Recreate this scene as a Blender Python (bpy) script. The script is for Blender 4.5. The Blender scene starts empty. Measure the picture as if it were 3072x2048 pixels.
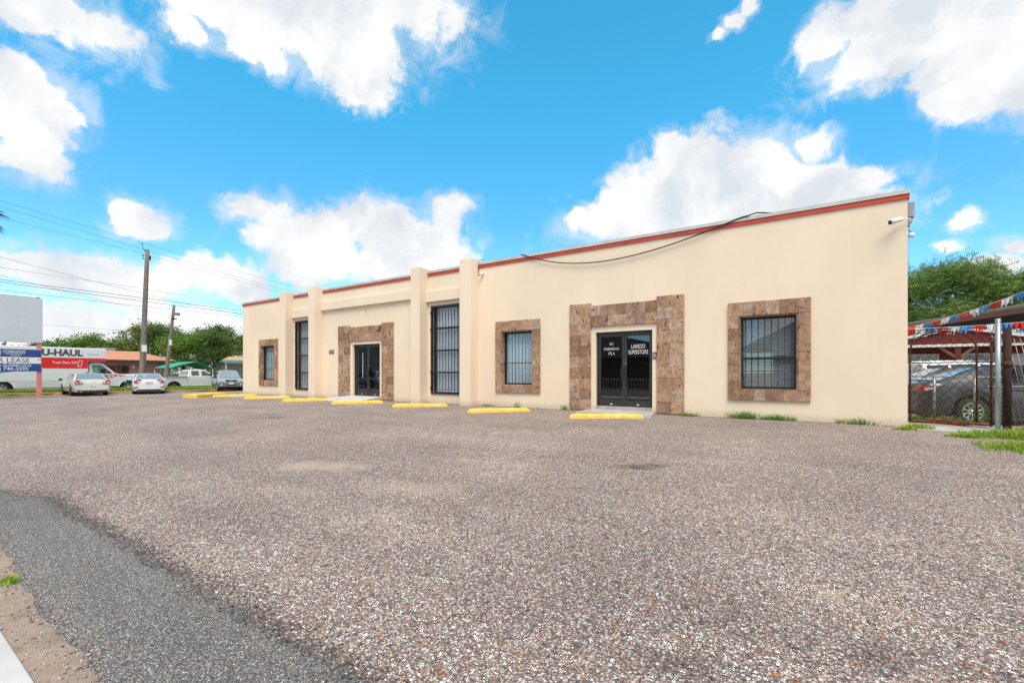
import bpy, bmesh, math, random
import numpy as np
from mathutils import Vector, Matrix, noise as mnoise
R_ = math.radians
scene = bpy.context.scene
col = scene.collection

# ------------------------------------------------------------------ camera
YAW = 33.2865
cam_d = bpy.data.cameras.new('Camera'); cam = bpy.data.objects.new('camera', cam_d); col.objects.link(cam)
CAM = Vector((-1.8068, -12.4636, 1.12))
cam.location = CAM
cam.rotation_euler = (R_(90), 0, R_(YAW))
cam_d.sensor_width = 36; cam_d.lens = 15.703; cam_d.shift_y = 0.0310
cam_d.clip_start = 0.05; cam_d.clip_end = 5000
scene.camera = cam

# ------------------------------------------------------------------ sky, sun, exposure
SUN_EL, SUN_AZ = 58.0, 144.0          # azimuth clockwise from +Y
scene.view_settings.view_transform = 'Standard'; scene.view_settings.look = 'None'
scene.view_settings.gamma = 1.0; scene.view_settings.exposure = 1.22
scene.view_settings.use_curve_mapping = False
world = bpy.data.worlds.new('World'); scene.world = world; world.use_nodes = True

# clouds: azimuth and elevation of the middle, half width and half height, all in degrees (fixed to the compass)
CLOUDS = []
for az_, el_, w_, h_ in [
    (-80.7,29.2,6.8,2.4), (-75.4,29.7,2.1,1.4), (-67.4,34.7,5.7,2.8), (-60.9,35.2,7.8,3.6), (-53.4,35.1,7.8,4.2), (-46.8,38.4,7.1,2.7), (-51.4,31.7,3.7,2.3), (-63.0,32.3,4.1,2.1),
    (-69.7,31.4,2.0,1.3), (-81.2,23.2,3.3,2.2), (-80.2,20.7,2.9,3.0), (-80.7,17.8,2.3,2.1), (-78.3,22.4,1.7,1.7), (-73.1,15.0,2.3,1.8), (-75.0,15.0,0.8,0.9), (-80.7,8.9,3.9,2.0),
    (-77.1,8.7,5.2,2.4), (-72.8,8.0,4.0,2.5), (-67.8,9.9,4.5,2.1), (-63.9,9.4,2.9,1.9), (-79.6,4.1,8.1,3.1), (-70.4,4.3,9.2,2.7), (-62.6,17.3,3.8,2.3), (-60.9,15.1,3.8,2.3),
    (-53.9,17.1,4.2,2.9), (-48.3,16.6,6.0,3.7), (-41.9,19.0,2.7,2.6), (-50.9,12.9,11.2,3.3), (-58.2,12.8,4.0,2.4), (-10.4,22.3,4.9,4.2), (-15.8,21.2,5.2,3.7), (-4.5,21.7,3.9,3.4),
    (0.4,19.5,3.4,2.9), (-20.4,18.2,6.5,2.9), (3.7,18.8,3.8,1.6), (-8.5,17.5,14.3,3.9), (8.1,29.9,6.5,3.8), (13.3,26.3,4.4,4.0), (3.7,28.8,2.7,2.4), (11.9,23.9,2.7,2.3),
    (1.9,31.4,2.0,2.0), (15.1,23.7,3.0,3.1), (-6.9,35.6,1.3,0.9), (11.9,13.3,1.3,0.8), (10.8,11.5,1.2,0.6), (15.1,10.9,1.2,1.1), (14.1,9.4,2.3,1.0),
    (-58.2,37.2,12.0,2.3), (-45.2,15.8,7.2,3.5), (-40.3,20.0,2.1,2.0), (-57.2,14.8,5.4,2.9), (-44.1,13.8,6.2,2.6), (-78.0,29.5,4.6,1.8), (-79.6,17.8,1.6,1.7), (8.1,31.5,5.0,1.8), (13.8,28.5,4.4,2.3), (-5.6,36.5,1.0,0.8), (-8.3,34.8,1.0,0.6), (0.4,23.1,2.2,1.6), (-12.8,25.3,2.7,1.7), (-16.8,12.5,8.0,2.5), (1.9,16.7,5.5,2.1)]:
    a_, e_ = R_(az_), R_(el_)
    c_ = Vector((math.sin(a_)*math.cos(e_), math.cos(a_)*math.cos(e_), math.sin(e_)))
    e1_ = Vector((math.cos(a_), -math.sin(a_), 0)); e2_ = e1_.cross(c_)
    CLOUDS.append((c_, Matrix((e1_, e2_, e1_.cross(e2_))).transposed().to_euler(), R_(w_), R_(h_)))

nt = world.node_tree; nt.nodes.clear()
def N(t, **kw):
    n = nt.nodes.new(t)
    for k, v in kw.items(): setattr(n, k, v)
    return n
def L(a, b): nt.links.new(a, b)
tc = N('ShaderNodeTexCoord')
sky = N('ShaderNodeTexSky', sky_type='NISHITA', sun_disc=False)
sky.sun_elevation = R_(SUN_EL); sky.sun_rotation = R_(SUN_AZ); sky.altitude = 100; sky.air_density = 1.0; sky.dust_density = 0.25; sky.ozone_density = 3.0
tint = N('ShaderNodeMix', data_type='RGBA', blend_type='MULTIPLY'); tint.inputs[0].default_value = 1
L(sky.outputs[0], tint.inputs[6])
sz = N('ShaderNodeSeparateXYZ'); L(tc.outputs['Generated'], sz.inputs[0])
tr_ = N('ShaderNodeValToRGB')          # the air whitens towards the horizon, deepens overhead
while len(tr_.color_ramp.elements) < 4: tr_.color_ramp.elements.new(.5)
for e_, (p_, c_) in zip(tr_.color_ramp.elements, [(0., (.34,.46,.53)), (.3, (.21,.485,.54)), (.5, (.155,.61,.605)), (.7, (.152,.645,.635))]): e_.position = p_; e_.color = c_+(1,)
L(sz.outputs['Z'], tr_.inputs[0])
tm_ = N('ShaderNodeMix', data_type='RGBA', blend_type='MULTIPLY'); tm_.inputs[0].default_value = 1; L(tr_.outputs[0], tm_.inputs[6]); tm_.inputs[7].default_value = (2.0, 2.0, 2.0, 1)
L(tm_.outputs[2], tint.inputs[7])
# domain warp for billowing edges
wn = N('ShaderNodeTexNoise'); wn.inputs['Scale'].default_value = 9.0; wn.inputs['Detail'].default_value = 6; wn.inputs['Roughness'].default_value = 0.62
L(tc.outputs['Generated'], wn.inputs['Vector'])
ws = N('ShaderNodeVectorMath', operation='SUBTRACT'); L(wn.outputs['Color'], ws.inputs[0]); ws.inputs[1].default_value = (.5,.5,.5)
wm = N('ShaderNodeVectorMath', operation='MULTIPLY_ADD'); L(ws.outputs[0], wm.inputs[0]); wm.inputs[1].default_value = (.09,.09,.09); L(tc.outputs['Generated'], wm.inputs[2])
prev = None
for c, eul, rx, ry in CLOUDS:
    m = N('ShaderNodeMapping', vector_type='TEXTURE'); L(wm.outputs[0], m.inputs[0])
    m.inputs['Location'].default_value = c; m.inputs['Rotation'].default_value = eul; m.inputs['Scale'].default_value = (rx, ry, 0.6)
    ln = N('ShaderNodeVectorMath', operation='LENGTH'); L(m.outputs[0], ln.inputs[0])
    if prev is None: prev = ln.outputs['Value']
    else:
        sm = N('ShaderNodeMath', operation='SMOOTH_MIN'); L(prev, sm.inputs[0]); L(ln.outputs['Value'], sm.inputs[1]); sm.inputs[2].default_value = 0.25
        prev = sm.outputs[0]
fld = N('ShaderNodeMath', operation='SUBTRACT'); fld.inputs[0].default_value = 1.0; L(prev, fld.inputs[1])
# cloud all round where the listed ones end, unseen cover thickened to whiten ambient light
gn = N('ShaderNodeTexNoise'); gn.inputs['Scale'].default_value = 2.6; gn.inputs['Detail'].default_value = 3; L(tc.outputs['Generated'], gn.inputs['Vector'])
gf = N('ShaderNodeMath', operation='MULTIPLY_ADD'); L(gn.outputs['Fac'], gf.inputs[0]); gf.inputs[1].default_value = 5.0; gf.inputs[2].default_value = -2.1
dt = N('ShaderNodeVectorMath', operation='DOT_PRODUCT'); L(tc.outputs['Generated'], dt.inputs[0]); dt.inputs[1].default_value = (-math.sin(R_(YAW)), math.cos(R_(YAW)), 0.0)
mk = N('ShaderNodeMapRange', interpolation_type='SMOOTHSTEP'); L(dt.outputs['Value'], mk.inputs[0]); mk.inputs[1].default_value = 0.42; mk.inputs[2].default_value = 0.62
gm = N('ShaderNodeMath', operation='MULTIPLY_ADD'); L(mk.outputs[0], gm.inputs[0]); gm.inputs[1].default_value = -6.0; L(gf.outputs[0], gm.inputs[2])
fm = N('ShaderNodeMath', operation='MAXIMUM'); L(fld.outputs[0], fm.inputs[0]); L(gm.outputs[0], fm.inputs[1])
fc = N('ShaderNodeClamp'); L(fm.outputs[0], fc.inputs[0]); fc.inputs[1].default_value = -1.2; fc.inputs[2].default_value = 1.0
en = N('ShaderNodeTexNoise'); en.inputs['Scale'].default_value = 12.5; en.inputs['Detail'].default_value = 10; en.inputs['Roughness'].default_value = 0.6
L(wm.outputs[0], en.inputs['Vector'])
ea = N('ShaderNodeMath', operation='MULTIPLY_ADD'); L(en.outputs['Fac'], ea.inputs[0]); ea.inputs[1].default_value = 2.15; L(fc.outputs[0], ea.inputs[2])
dens = N('ShaderNodeMapRange', interpolation_type='SMOOTHSTEP'); L(ea.outputs[0], dens.inputs[0]); dens.inputs[1].default_value = 0.92; dens.inputs[2].default_value = 1.40
# cloud brightness: dense parts a little greyer, lit tops white
cs = N('ShaderNodeTexNoise'); cs.inputs['Scale'].default_value = 7.0; cs.inputs['Detail'].default_value = 8; cs.inputs['Roughness'].default_value = 0.55
L(wm.outputs[0], cs.inputs['Vector'])
csr = N('ShaderNodeValToRGB'); csr.color_ramp.elements[0].position = 0.38; csr.color_ramp.elements[1].position = 0.58
csr.color_ramp.elements[0].color = (0.68, 0.73, 0.78, 1); csr.color_ramp.elements[1].color = (0.99, 0.98, 0.97, 1); L(cs.outputs['Fac'], csr.inputs[0])
cmul = N('ShaderNodeMix', data_type='RGBA', blend_type='MULTIPLY'); cmul.inputs[0].default_value = 1.0
L(csr.outputs[0], cmul.inputs[6]); CLOUD_LUM = 4.7; cmul.inputs[7].default_value = (CLOUD_LUM,)*3+(1,)
# thin torn veil round the dense parts
vn = N('ShaderNodeTexNoise'); vn.inputs['Scale'].default_value = 16.0; vn.inputs['Detail'].default_value = 9; vn.inputs['Roughness'].default_value = 0.66; vn.inputs['Distortion'].default_value = 0.6
L(tc.outputs['Generated'], vn.inputs['Vector'])
va = N('ShaderNodeMath', operation='MULTIPLY_ADD'); L(vn.outputs['Fac'], va.inputs[0]); va.inputs[1].default_value = 2.6; L(fc.outputs[0], va.inputs[2])
vd = N('ShaderNodeMapRange', interpolation_type='SMOOTHSTEP'); L(va.outputs[0], vd.inputs[0]); vd.inputs[1].default_value = 0.85; vd.inputs[2].default_value = 1.75; vd.inputs[4].default_value = 0.42
dm = N('ShaderNodeMath', operation='MAXIMUM'); L(dens.outputs[0], dm.inputs[0]); L(vd.outputs[0], dm.inputs[1])
mx = N('ShaderNodeMix', data_type='RGBA'); L(dm.outputs[0], mx.inputs[0]); L(tint.outputs[2], mx.inputs[6]); L(cmul.outputs[2], mx.inputs[7])
bg = N('ShaderNodeBackground'); L(mx.outputs[2], bg.inputs[0]); bg.inputs[1].default_value = 0.10
wo = N('ShaderNodeOutputWorld'); L(bg.outputs[0], wo.inputs[0])
world.cycles.sampling_method = 'MANUAL'; world.cycles.sample_map_resolution = 512

sd = bpy.data.lights.new('Sun', 'SUN'); so = bpy.data.objects.new('sun', sd); col.objects.link(so)
sd.energy = 1.5; sd.angle = R_(32); sd.color = (1.0, 0.90, 0.77)
az = R_(SUN_AZ); sdir = Vector((math.sin(az)*math.cos(R_(SUN_EL)), math.cos(az)*math.cos(R_(SUN_EL)), math.sin(R_(SUN_EL))))
so.rotation_euler = sdir.to_track_quat('Z', 'Y').to_euler(); so.location = (0, -20, 30)

# ------------------------------------------------------------------ helpers
def tag(o, label=None, cat=None, group=None, kind=None):
    if label: o['label'] = label
    if cat: o['category'] = cat
    if group: o['group'] = group
    if kind: o['kind'] = kind
    return o
def thing(name, label, cat, loc=(0,0,0), rz=0.0, group=None):
    o = bpy.data.objects.new(name, None); o.empty_display_size = 0.2; col.objects.link(o)
    o.location = loc; o.rotation_euler = (0, 0, rz)
    return tag(o, label, cat, group)
class MB:
    def __init__(s): s.v = []; s.f = []; s.sm = []
    def add(s, vs, fs, smooth=False):
        b = len(s.v); s.v += [tuple(v) for v in vs]; s.f += [[b+i for i in f] for f in fs]; s.sm += [smooth]*len(fs); return s
    def box(s, x0, x1, y0, y1, z0, z1):
        vs = [(x0,y0,z0),(x1,y0,z0),(x1,y1,z0),(x0,y1,z0),(x0,y0,z1),(x1,y0,z1),(x1,y1,z1),(x0,y1,z1)]
        return s.add(vs, [(0,3,2,1),(4,5,6,7),(0,1,5,4),(1,2,6,5),(2,3,7,6),(3,0,4,7)])
    def prism(s, pts, a0, a1, axis='y'):      # polygon in the plane across axis, thickened from a0 to a1
        def P(u, w, a): return {'y': (u, a, w), 'x': (a, u, w), 'z': (u, w, a)}[axis]
        n = len(pts); vs = [P(u, w, a0) for u, w in pts] + [P(u, w, a1) for u, w in pts]
        fs = [list(range(n))[::-1], list(range(n, 2*n))] + [(i, (i+1) % n, n+(i+1) % n, n+i) for i in range(n)]
        return s.add(vs, fs)
    def tube(s, pts, r, n=8, smooth=True, cap=True):
        pts = [Vector(p) for p in pts]; k = len(pts); rs = r if isinstance(r, (list, tuple)) else [r]*k
        vs = []; up = Vector((0, 0, 1))
        for i, p in enumerate(pts):
            t = (pts[min(i+1, k-1)] - pts[max(i-1, 0)]).normalized()
            a = t.cross(up if abs(t.z) < .95 else Vector((1, 0, 0))).normalized(); b = t.cross(a)
            for j in range(n):
                an = 2*math.pi*j/n; vs.append(p + (a*math.cos(an) + b*math.sin(an))*rs[i])
        fs = [(i*n+j, i*n+(j+1) % n, (i+1)*n+(j+1) % n, (i+1)*n+j) for i in range(k-1) for j in range(n)]
        s.add(vs, fs, smooth)
        if cap: b = len(s.v)-len(vs); s.f += [[b+j for j in range(n)][::-1], [b+(k-1)*n+j for j in range(n)]]; s.sm += [False, False]
        return s
    def lathe(s, prof, n=24, axis='y', c=(0,0,0), smooth=True):   # prof: (radius, along axis)
        vs = []
        for r, a in prof:
            for j in range(n):
                u, w = r*math.cos(2*math.pi*j/n), r*math.sin(2*math.pi*j/n)
                q = {'y': (u, a, w), 'x': (a, u, w), 'z': (u, w, a)}[axis]; vs.append((q[0]+c[0], q[1]+c[1], q[2]+c[2]))
        k = len(prof)
        return s.add(vs, [(i*n+j, i*n+(j+1) % n, (i+1)*n+(j+1) % n, (i+1)*n+j) for i in range(k-1) for j in range(n)], smooth)
    def build(s, name, mat, parent=None, bevel=0, seg=2, world=False, subdiv=None):
        me = bpy.data.meshes.new(name)
        off = Vector((0, 0, 0)); top = parent is None
        if top:
            a = np.array(s.v); off = Vector(((a[:,0].min()+a[:,0].max())/2, (a[:,1].min()+a[:,1].max())/2, a[:,2].min()))
        elif world:
            q = parent
            while q is not None: off = off + q.location; q = q.parent
        me.from_pydata([(v[0]-off.x, v[1]-off.y, v[2]-off.z) for v in s.v], [], s.f)
        me.polygons.foreach_set('use_smooth', s.sm)
        bm = bmesh.new(); bm.from_mesh(me)
        if bevel:
            bmesh.ops.remove_doubles(bm, verts=bm.verts, dist=1e-5)
            ed = [e for e in bm.edges if len(e.link_faces) == 2 and e.calc_face_angle(0) > 0.5]
            bmesh.ops.bevel(bm, geom=ed, offset=bevel, segments=seg, affect='EDGES', profile=0.6, clamp_overlap=True)
        bmesh.ops.recalc_face_normals(bm, faces=bm.faces) if bevel else None
        bm.to_mesh(me); bm.free()
        o = bpy.data.objects.new(name, me); col.objects.link(o)
        if mat is not None: me.materials.append(M[mat] if isinstance(mat, str) else mat)
        if top: o.location = off
        else: o.parent = parent
        return o
def copy_tree(o, parent=None):
    c = o.copy(); col.objects.link(c); c.parent = parent
    for ch in list(o.children): copy_tree(ch, c)
    return c
def text_verts(txt, size, width=None, bold=0.0, align='CENTER'):
    cu = bpy.data.curves.new('t', 'FONT'); cu.body = txt; cu.size = size; cu.align_x = align; cu.offset = bold; cu.resolution_u = 4
    ob = bpy.data.objects.new('t', cu); me = bpy.data.meshes.new_from_object(ob)
    vs = [v.co.copy() for v in me.vertices]; fs = [list(p.vertices) for p in me.polygons]
    bpy.data.objects.remove(ob); bpy.data.meshes.remove(me); bpy.data.curves.remove(cu)
    if width:
        xs = [v.x for v in vs]; w = max(xs)-min(xs); k = width/w; c = {'CENTER': 0, 'LEFT': min(xs), 'RIGHT': max(xs)}[align]
        for v in vs: v.x = (v.x-c)*k
    return vs, fs
def lettering(name, txt, size, org, ux, uy, mat, parent, width=None, bold=0.0, align='CENTER', thick=0.002, world=True):
    vs, fs = text_verts(txt, size, width, bold, align); ux = Vector(ux); uy = Vector(uy); n = ux.cross(uy); m = MB()
    m.add([Vector(org) + ux*v.x + uy*v.y + n*thick for v in vs], fs)
    return m.build(name, mat, parent, world=world)
def ground_z(x, y):
    a = min(max(-y/12, 0), 1); b = min(max((-x-29)/8, 0), 1)
    a = a*a*(3-2*a); b = b*b*(3-2*b)
    return -.32*(1-(1-a)*(1-b))

# ------------------------------------------------------------------ materials
M = {}
class NM:
    def __init__(s, name):
        s.m = bpy.data.materials.new(name); s.m.use_nodes = True; s.t = s.m.node_tree; s.t.nodes.clear()
        s.o = s.n('ShaderNodeOutputMaterial'); s.b = s.n('ShaderNodeBsdfPrincipled'); s.l(s.b.outputs[0], s.o.inputs[0]); M[name] = s.m
    def n(s, t, **kw):
        x = s.t.nodes.new(t)
        for k, v in kw.items(): setattr(x, k, v)
        return x
    def l(s, a, b): s.t.links.new(a, b)
    def coord(s, obj=False):
        if obj: return s.n('ShaderNodeTexCoord').outputs['Object']
        return s.n('ShaderNodeNewGeometry').outputs['Position']
    def noise(s, vec, scale, detail=4, rough=.55, dist=0):
        x = s.n('ShaderNodeTexNoise'); s.l(vec, x.inputs['Vector']); x.inputs['Scale'].default_value = scale; x.inputs['Detail'].default_value = detail
        x.inputs['Roughness'].default_value = rough; x.inputs['Distortion'].default_value = dist; return x
    def ramp(s, fac, stops, interp='LINEAR'):
        r = s.n('ShaderNodeValToRGB'); r.color_ramp.interpolation = interp
        while len(r.color_ramp.elements) < len(stops): r.color_ramp.elements.new(0.5)
        for e, (p, c) in zip(r.color_ramp.elements, stops): e.position = p; e.color = (c[0], c[1], c[2], 1) if not isinstance(c, (int, float)) else (c, c, c, 1)
        s.l(fac, r.inputs[0]); return r.outputs[0]
    def mix(s, fac, a, b, mode='MIX'):
        x = s.n('ShaderNodeMix', data_type='RGBA', blend_type=mode)
        for v, i in ((fac, 0), (a, 6), (b, 7)):
            if isinstance(v, (int, float)): x.inputs[i].default_value = v if i == 0 else (v, v, v, 1)
            elif isinstance(v, tuple): x.inputs[i].default_value = v+(1,)
            else: s.l(v, x.inputs[i])
        return x.outputs[2]
    def math(s, op, a, b=0.0, c=None):
        x = s.n('ShaderNodeMath', operation=op)
        for v, i in ((a, 0), (b, 1)) + (((c, 2),) if c is not None else ()):
            if isinstance(v, (int, float)): x.inputs[i].default_value = v
            else: s.l(v, x.inputs[i])
        return x.outputs[0]
    def maprange(s, v, a, b, c=0., d=1., smooth=True):
        x = s.n('ShaderNodeMapRange', interpolation_type='SMOOTHSTEP' if smooth else 'LINEAR'); s.l(v, x.inputs[0])
        for i, q in enumerate((a, b, c, d)): x.inputs[i+1].default_value = q
        return x.outputs[0]
    def bump(s, h, strength=.3, dist=.01):
        x = s.n('ShaderNodeBump'); x.inputs['Strength'].default_value = strength; x.inputs['Distance'].default_value = dist; s.l(h, x.inputs['Height']); s.l(x.outputs[0], s.b.inputs['Normal']); return x
    def base(s, c, rough=.6, metal=0., spec=.5, coat=0.):
        if isinstance(c, tuple): s.b.inputs['Base Color'].default_value = c+(1,)
        else: s.l(c, s.b.inputs['Base Color'])
        s.b.inputs['Roughness'].default_value = rough; s.b.inputs['Metallic'].default_value = metal; s.b.inputs['Specular IOR Level'].default_value = spec; s.b.inputs['Coat Weight'].default_value = coat
        s.b.inputs['Coat Roughness'].default_value = .06
        return s
    def scaled(s, vec, sc):
        x = s.n('ShaderNodeMapping'); s.l(vec, x.inputs[0]); x.inputs['Scale'].default_value = sc; return x.outputs[0]
def plain(name, c, rough=.55, metal=0., spec=.5, coat=0., vary=.10, scale=6.):
    m = NM(name); p = m.coord(True); n = m.noise(p, scale, 5, .6)
    m.base(m.mix(m.maprange(n.outputs['Fac'], .3, .7), tuple(x*(1-vary) for x in c), tuple(min(1, x*(1+vary)) for x in c)), rough, metal, spec, coat)
    return m

# cream stucco wall paint
def stucco(name, c):
    m = NM(name); p = m.coord()
    big = m.noise(m.scaled(p, (.5, .5, .35)), 1.0, 5, .55); fine = m.noise(p, 55, 4, .6); mid = m.noise(p, 9, 5, .6)
    streak = m.noise(m.scaled(p, (6, 6, .35)), 1.0, 4, .6)
    c1 = m.mix(m.maprange(big.outputs['Fac'], .3, .7), tuple(x*.95 for x in c), tuple(x*1.04 for x in c))
    c2 = m.mix(m.math('MULTIPLY', m.maprange(streak.outputs['Fac'], .52, .78), .18), c1, tuple(x*.84 for x in c))
    # splash dirt along the foot of the wall
    sx = m.n('ShaderNodeSeparateXYZ'); m.l(p, sx.inputs[0])
    dz = m.math('MULTIPLY_ADD', mid.outputs['Fac'], .22, m.math('MULTIPLY', sx.outputs['Z'], -1.0))
    c3 = m.mix(m.math('MULTIPLY', m.maprange(dz, -.12, .10), .42), c2, (.40, .32, .24))
    m.base(c3, .85, spec=.25)
    h = m.math('ADD', fine.outputs['Fac'], m.math('MULTIPLY', mid.outputs['Fac'], .8)); m.bump(h, .35, .006)
stucco('stucco', (.81, .685, .535))
stucco('stucco_bright', (.82, .69, .47))
# volcanic stone tile: tone changes tile by tile, pits and cracks
m = NM('stone'); p = m.coord(); oi = m.n('ShaderNodeObjectInfo')
tone = m.ramp(oi.outputs['Random'], [(0, (.27,.165,.11)), (.25, (.42,.265,.17)), (.5, (.35,.22,.15)), (.72, (.47,.30,.20)), (.9, (.42,.32,.25)), (1, (.28,.18,.135))])
n1 = m.noise(p, 8, 6, .64); n2 = m.noise(p, 40, 5, .65)
c1 = m.mix(m.maprange(n1.outputs['Fac'], .3, .7), m.mix(1.0, tone, .70, 'MULTIPLY'), m.mix(1.0, tone, 1.26, 'MULTIPLY'))
c1 = m.mix(m.maprange(n2.outputs['Fac'], .35, .7), c1, m.mix(1.0, c1, .88, 'MULTIPLY'))
pv = m.noise(m.scaled(p, (9, 9, 4)), 1.3, 3, .5, 1.0); pv2 = m.noise(m.scaled(p, (6, 6, 20)), .9, 3, .5, .9)
pit = m.math('MAXIMUM', m.maprange(pv.outputs['Fac'], .65, .69), m.maprange(pv2.outputs['Fac'], .675, .71))
m.base(m.mix(pit, c1, (.05,.032,.024)), .9, spec=.2)
m.bump(m.math('SUBTRACT', m.math('MULTIPLY', n2.outputs['Fac'], .5), m.math('MULTIPLY', pit, 1.2)), .8, .012)
plain('old_mortar', (.10,.092,.085), .95, vary=.3, scale=20); plain('mortar', (.42,.33,.26), .95, vary=.2, scale=30)
plain('red_trim', (.50,.058,.030), .5, vary=.16, scale=3)
plain('coping', (.54,.54,.52), .45, metal=.25, vary=.12, scale=2)
plain('roofing', (.30,.29,.28), .9)
plain('black_iron', (.012,.012,.013), .45, vary=.4, scale=20)
plain('bronze_alu', (.060,.058,.055), .38, metal=.55, vary=.12)
plain('rubber', (.016,.016,.016), .8, vary=.3)
plain('dark_plastic', (.022,.023,.025), .5, vary=.2)
plain('white_plastic', (.74,.75,.75), .4, vary=.06)
plain('grey_plastic', (.32,.33,.34), .5, vary=.08)
plain('white_vinyl', (.72,.73,.73), .5, vary=.02)
plain('curtain', (.74,.77,.80), .9, vary=.04)
plain('blind', (.38,.375,.35), .6, vary=.08)
plain('room', (.22,.20,.18), .9)
plain('galvanised', (.36,.42,.43), .42, metal=.75, vary=.16, scale=14)
plain('chain', (.33,.34,.34), .45, metal=.8, vary=.15)
plain('rope', (.75,.75,.74), .7)
for k, c in dict(flag_red=(.62,.012,.012), flag_blue=(.03,.24,.62), flag_white=(.80,.81,.81)).items(): plain(k, c, .6, vary=.12)
# rusted steel
m = NM('rust'); p = m.coord(); n = m.noise(p, 14, 6, .65); n2 = m.noise(p, 60, 4, .6)
m.base(m.ramp(n.outputs['Fac'], [(.3, (.035,.018,.015)), (.5, (.085,.036,.025)), (.66, (.20,.075,.034)), (.8, (.30,.12,.05))]), .85, spec=.3); m.bump(n2.outputs['Fac'], .4, .004)
m = NM('dark_rust'); p = m.coord(); n = m.noise(p, 9, 6, .65)
m.base(m.ramp(n.outputs['Fac'], [(.3, (.020,.011,.010)), (.6, (.045,.022,.018)), (.8, (.10,.042,.026))]), .8, spec=.3)
# yellow paint over concrete, chipped
m = NM('yellow_paint'); p = m.coord(); n = m.noise(p, 6, 6, .65); n2 = m.noise(p, 45, 5, .7); n3 = m.noise(p, 18, 6, .7)
cy = m.mix(m.maprange(n.outputs['Fac'], .3, .7), (.80,.48,.05), (.88,.62,.15))
cy = m.mix(m.math('MULTIPLY', m.maprange(n3.outputs['Fac'], .50, .70), .6), cy, (.50,.33,.13))
m.base(m.mix(m.maprange(n2.outputs['Fac'], .60, .66), cy, (.38,.32,.24)), .7, spec=.3); m.bump(n2.outputs['Fac'], .3, .006)
# concrete
m = NM('concrete'); p = m.coord(); n = m.noise(p, 3, 6, .6); n2 = m.noise(p, 90, 4, .6); n3 = m.noise(p, 12, 5, .7)
cc = m.mix(m.maprange(n.outputs['Fac'], .3, .7), (.36,.34,.31), (.50,.48,.45)); cc = m.mix(m.math('MULTIPLY', m.maprange(n3.outputs['Fac'], .55, .7), .5), cc, (.26,.235,.20))
m.base(cc, .9, spec=.25); m.bump(n2.outputs['Fac'], .4, .004)
m = NM('pale_concrete'); p = m.coord(); n = m.noise(p, 2.4, 6, .6); n2 = m.noise(p, 110, 4, .6)
m.base(m.mix(m.maprange(n.outputs['Fac'], .3, .7), (.47,.46,.45), (.58,.575,.565)), .9, spec=.25); m.bump(n2.outputs['Fac'], .3, .003)
# window glass, thin: sky reflections over whatever stands behind
def thin_glass(name, tintc, ior=1.52, extra=0.0):
    m = NM(name); m.t.nodes.remove(m.b)
    tr = m.n('ShaderNodeBsdfTransparent'); tr.inputs[0].default_value = tintc+(1,)
    gl = m.n('ShaderNodeBsdfGlossy'); gl.inputs['Roughness'].default_value = 0.012; gl.inputs[0].default_value = (.95,.97,1,1)
    ge = m.n('ShaderNodeNewGeometry'); dp = m.n('ShaderNodeVectorMath', operation='DOT_PRODUCT'); m.l(ge.outputs['Normal'], dp.inputs[0]); m.l(ge.outputs['Incoming'], dp.inputs[1])
    sch = m.math('POWER', m.math('SUBTRACT', 1.0, m.math('ABSOLUTE', dp.outputs['Value'])), 5.0)      # Schlick, same from both sides
    fa = m.math('MULTIPLY_ADD', sch, .95, extra)
    p = m.coord(); nz = m.noise(p, 1.3, 2, .5); bp = m.n('ShaderNodeBump'); bp.inputs['Strength'].default_value = .012; m.l(nz.outputs['Fac'], bp.inputs['Height']); m.l(bp.outputs[0], gl.inputs['Normal'])
    mx = m.n('ShaderNodeMixShader'); m.l(fa, mx.inputs[0]); m.l(tr.outputs[0], mx.inputs[1]); m.l(gl.outputs[0], mx.inputs[2]); m.l(mx.outputs[0], m.o.inputs[0])
thin_glass('window_glass', (.90,.94,.97), 1.5, .07)
thin_glass('tinted_glass', (.36,.36,.37), 1.5, .11)
m = NM('car_glass').base((.012,.016,.018), .04, spec=.9, coat=1.0)
m = NM('car_glass_painted_sky').base((.24,.27,.27), .08, spec=.8, coat=1.0)  # pale cloud reflection on end windows put into the base colour
plain('car_white', (.70,.71,.70), .28, coat=.8, vary=.03); plain('car_cream', (.66,.655,.62), .28, coat=.8, vary=.03)
plain('car_silver', (.45,.47,.48), .30, metal=.35, coat=.8, vary=.03); plain('car_blue_grey', (.34,.42,.48), .30, metal=.35, coat=.8, vary=.03)
plain('car_dark', (.030,.036,.042), .25, metal=.2, coat=1.0, vary=.05); plain('car_navy', (.045,.055,.16), .28, metal=.3, coat=.9, vary=.05)
plain('grey_cladding', (.14,.145,.155), .55, vary=.08)
plain('chrome', (.70,.72,.73), .18, metal=.9, vary=.05); plain('steel_wheel', (.62,.63,.62), .35, metal=.7, vary=.1); plain('dark_wheel', (.12,.12,.125), .4, metal=.6, vary=.1)
NM('tail_red').base((.42,.010,.016), .15, spec=.6, coat=1.0); NM('lamp_clear').base((.62,.64,.65), .12, spec=.7, coat=1.0)
plain('plate_white', (.72,.73,.72), .5, vary=.05); plain('ink', (.02,.022,.025), .5); plain('amber', (.7,.22,.02), .4)
plain('haul_red', (.68,.006,.008), .4, coat=.3, vary=.05); plain('haul_white', (.70,.72,.71), .4, coat=.3, vary=.04); plain('haul_grey', (.06,.068,.075), .5)
plain('sign_blue', (.012,.060,.235), .55, vary=.08); plain('sign_white', (.74,.75,.77), .6, vary=.05); plain('sign_grey', (.53,.58,.62), .6, vary=.05, scale=.8); plain('sign_letter', (.05,.055,.06), .6)
plain('pink_paint', (.60,.20,.20), .6, vary=.12, scale=5)
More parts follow.
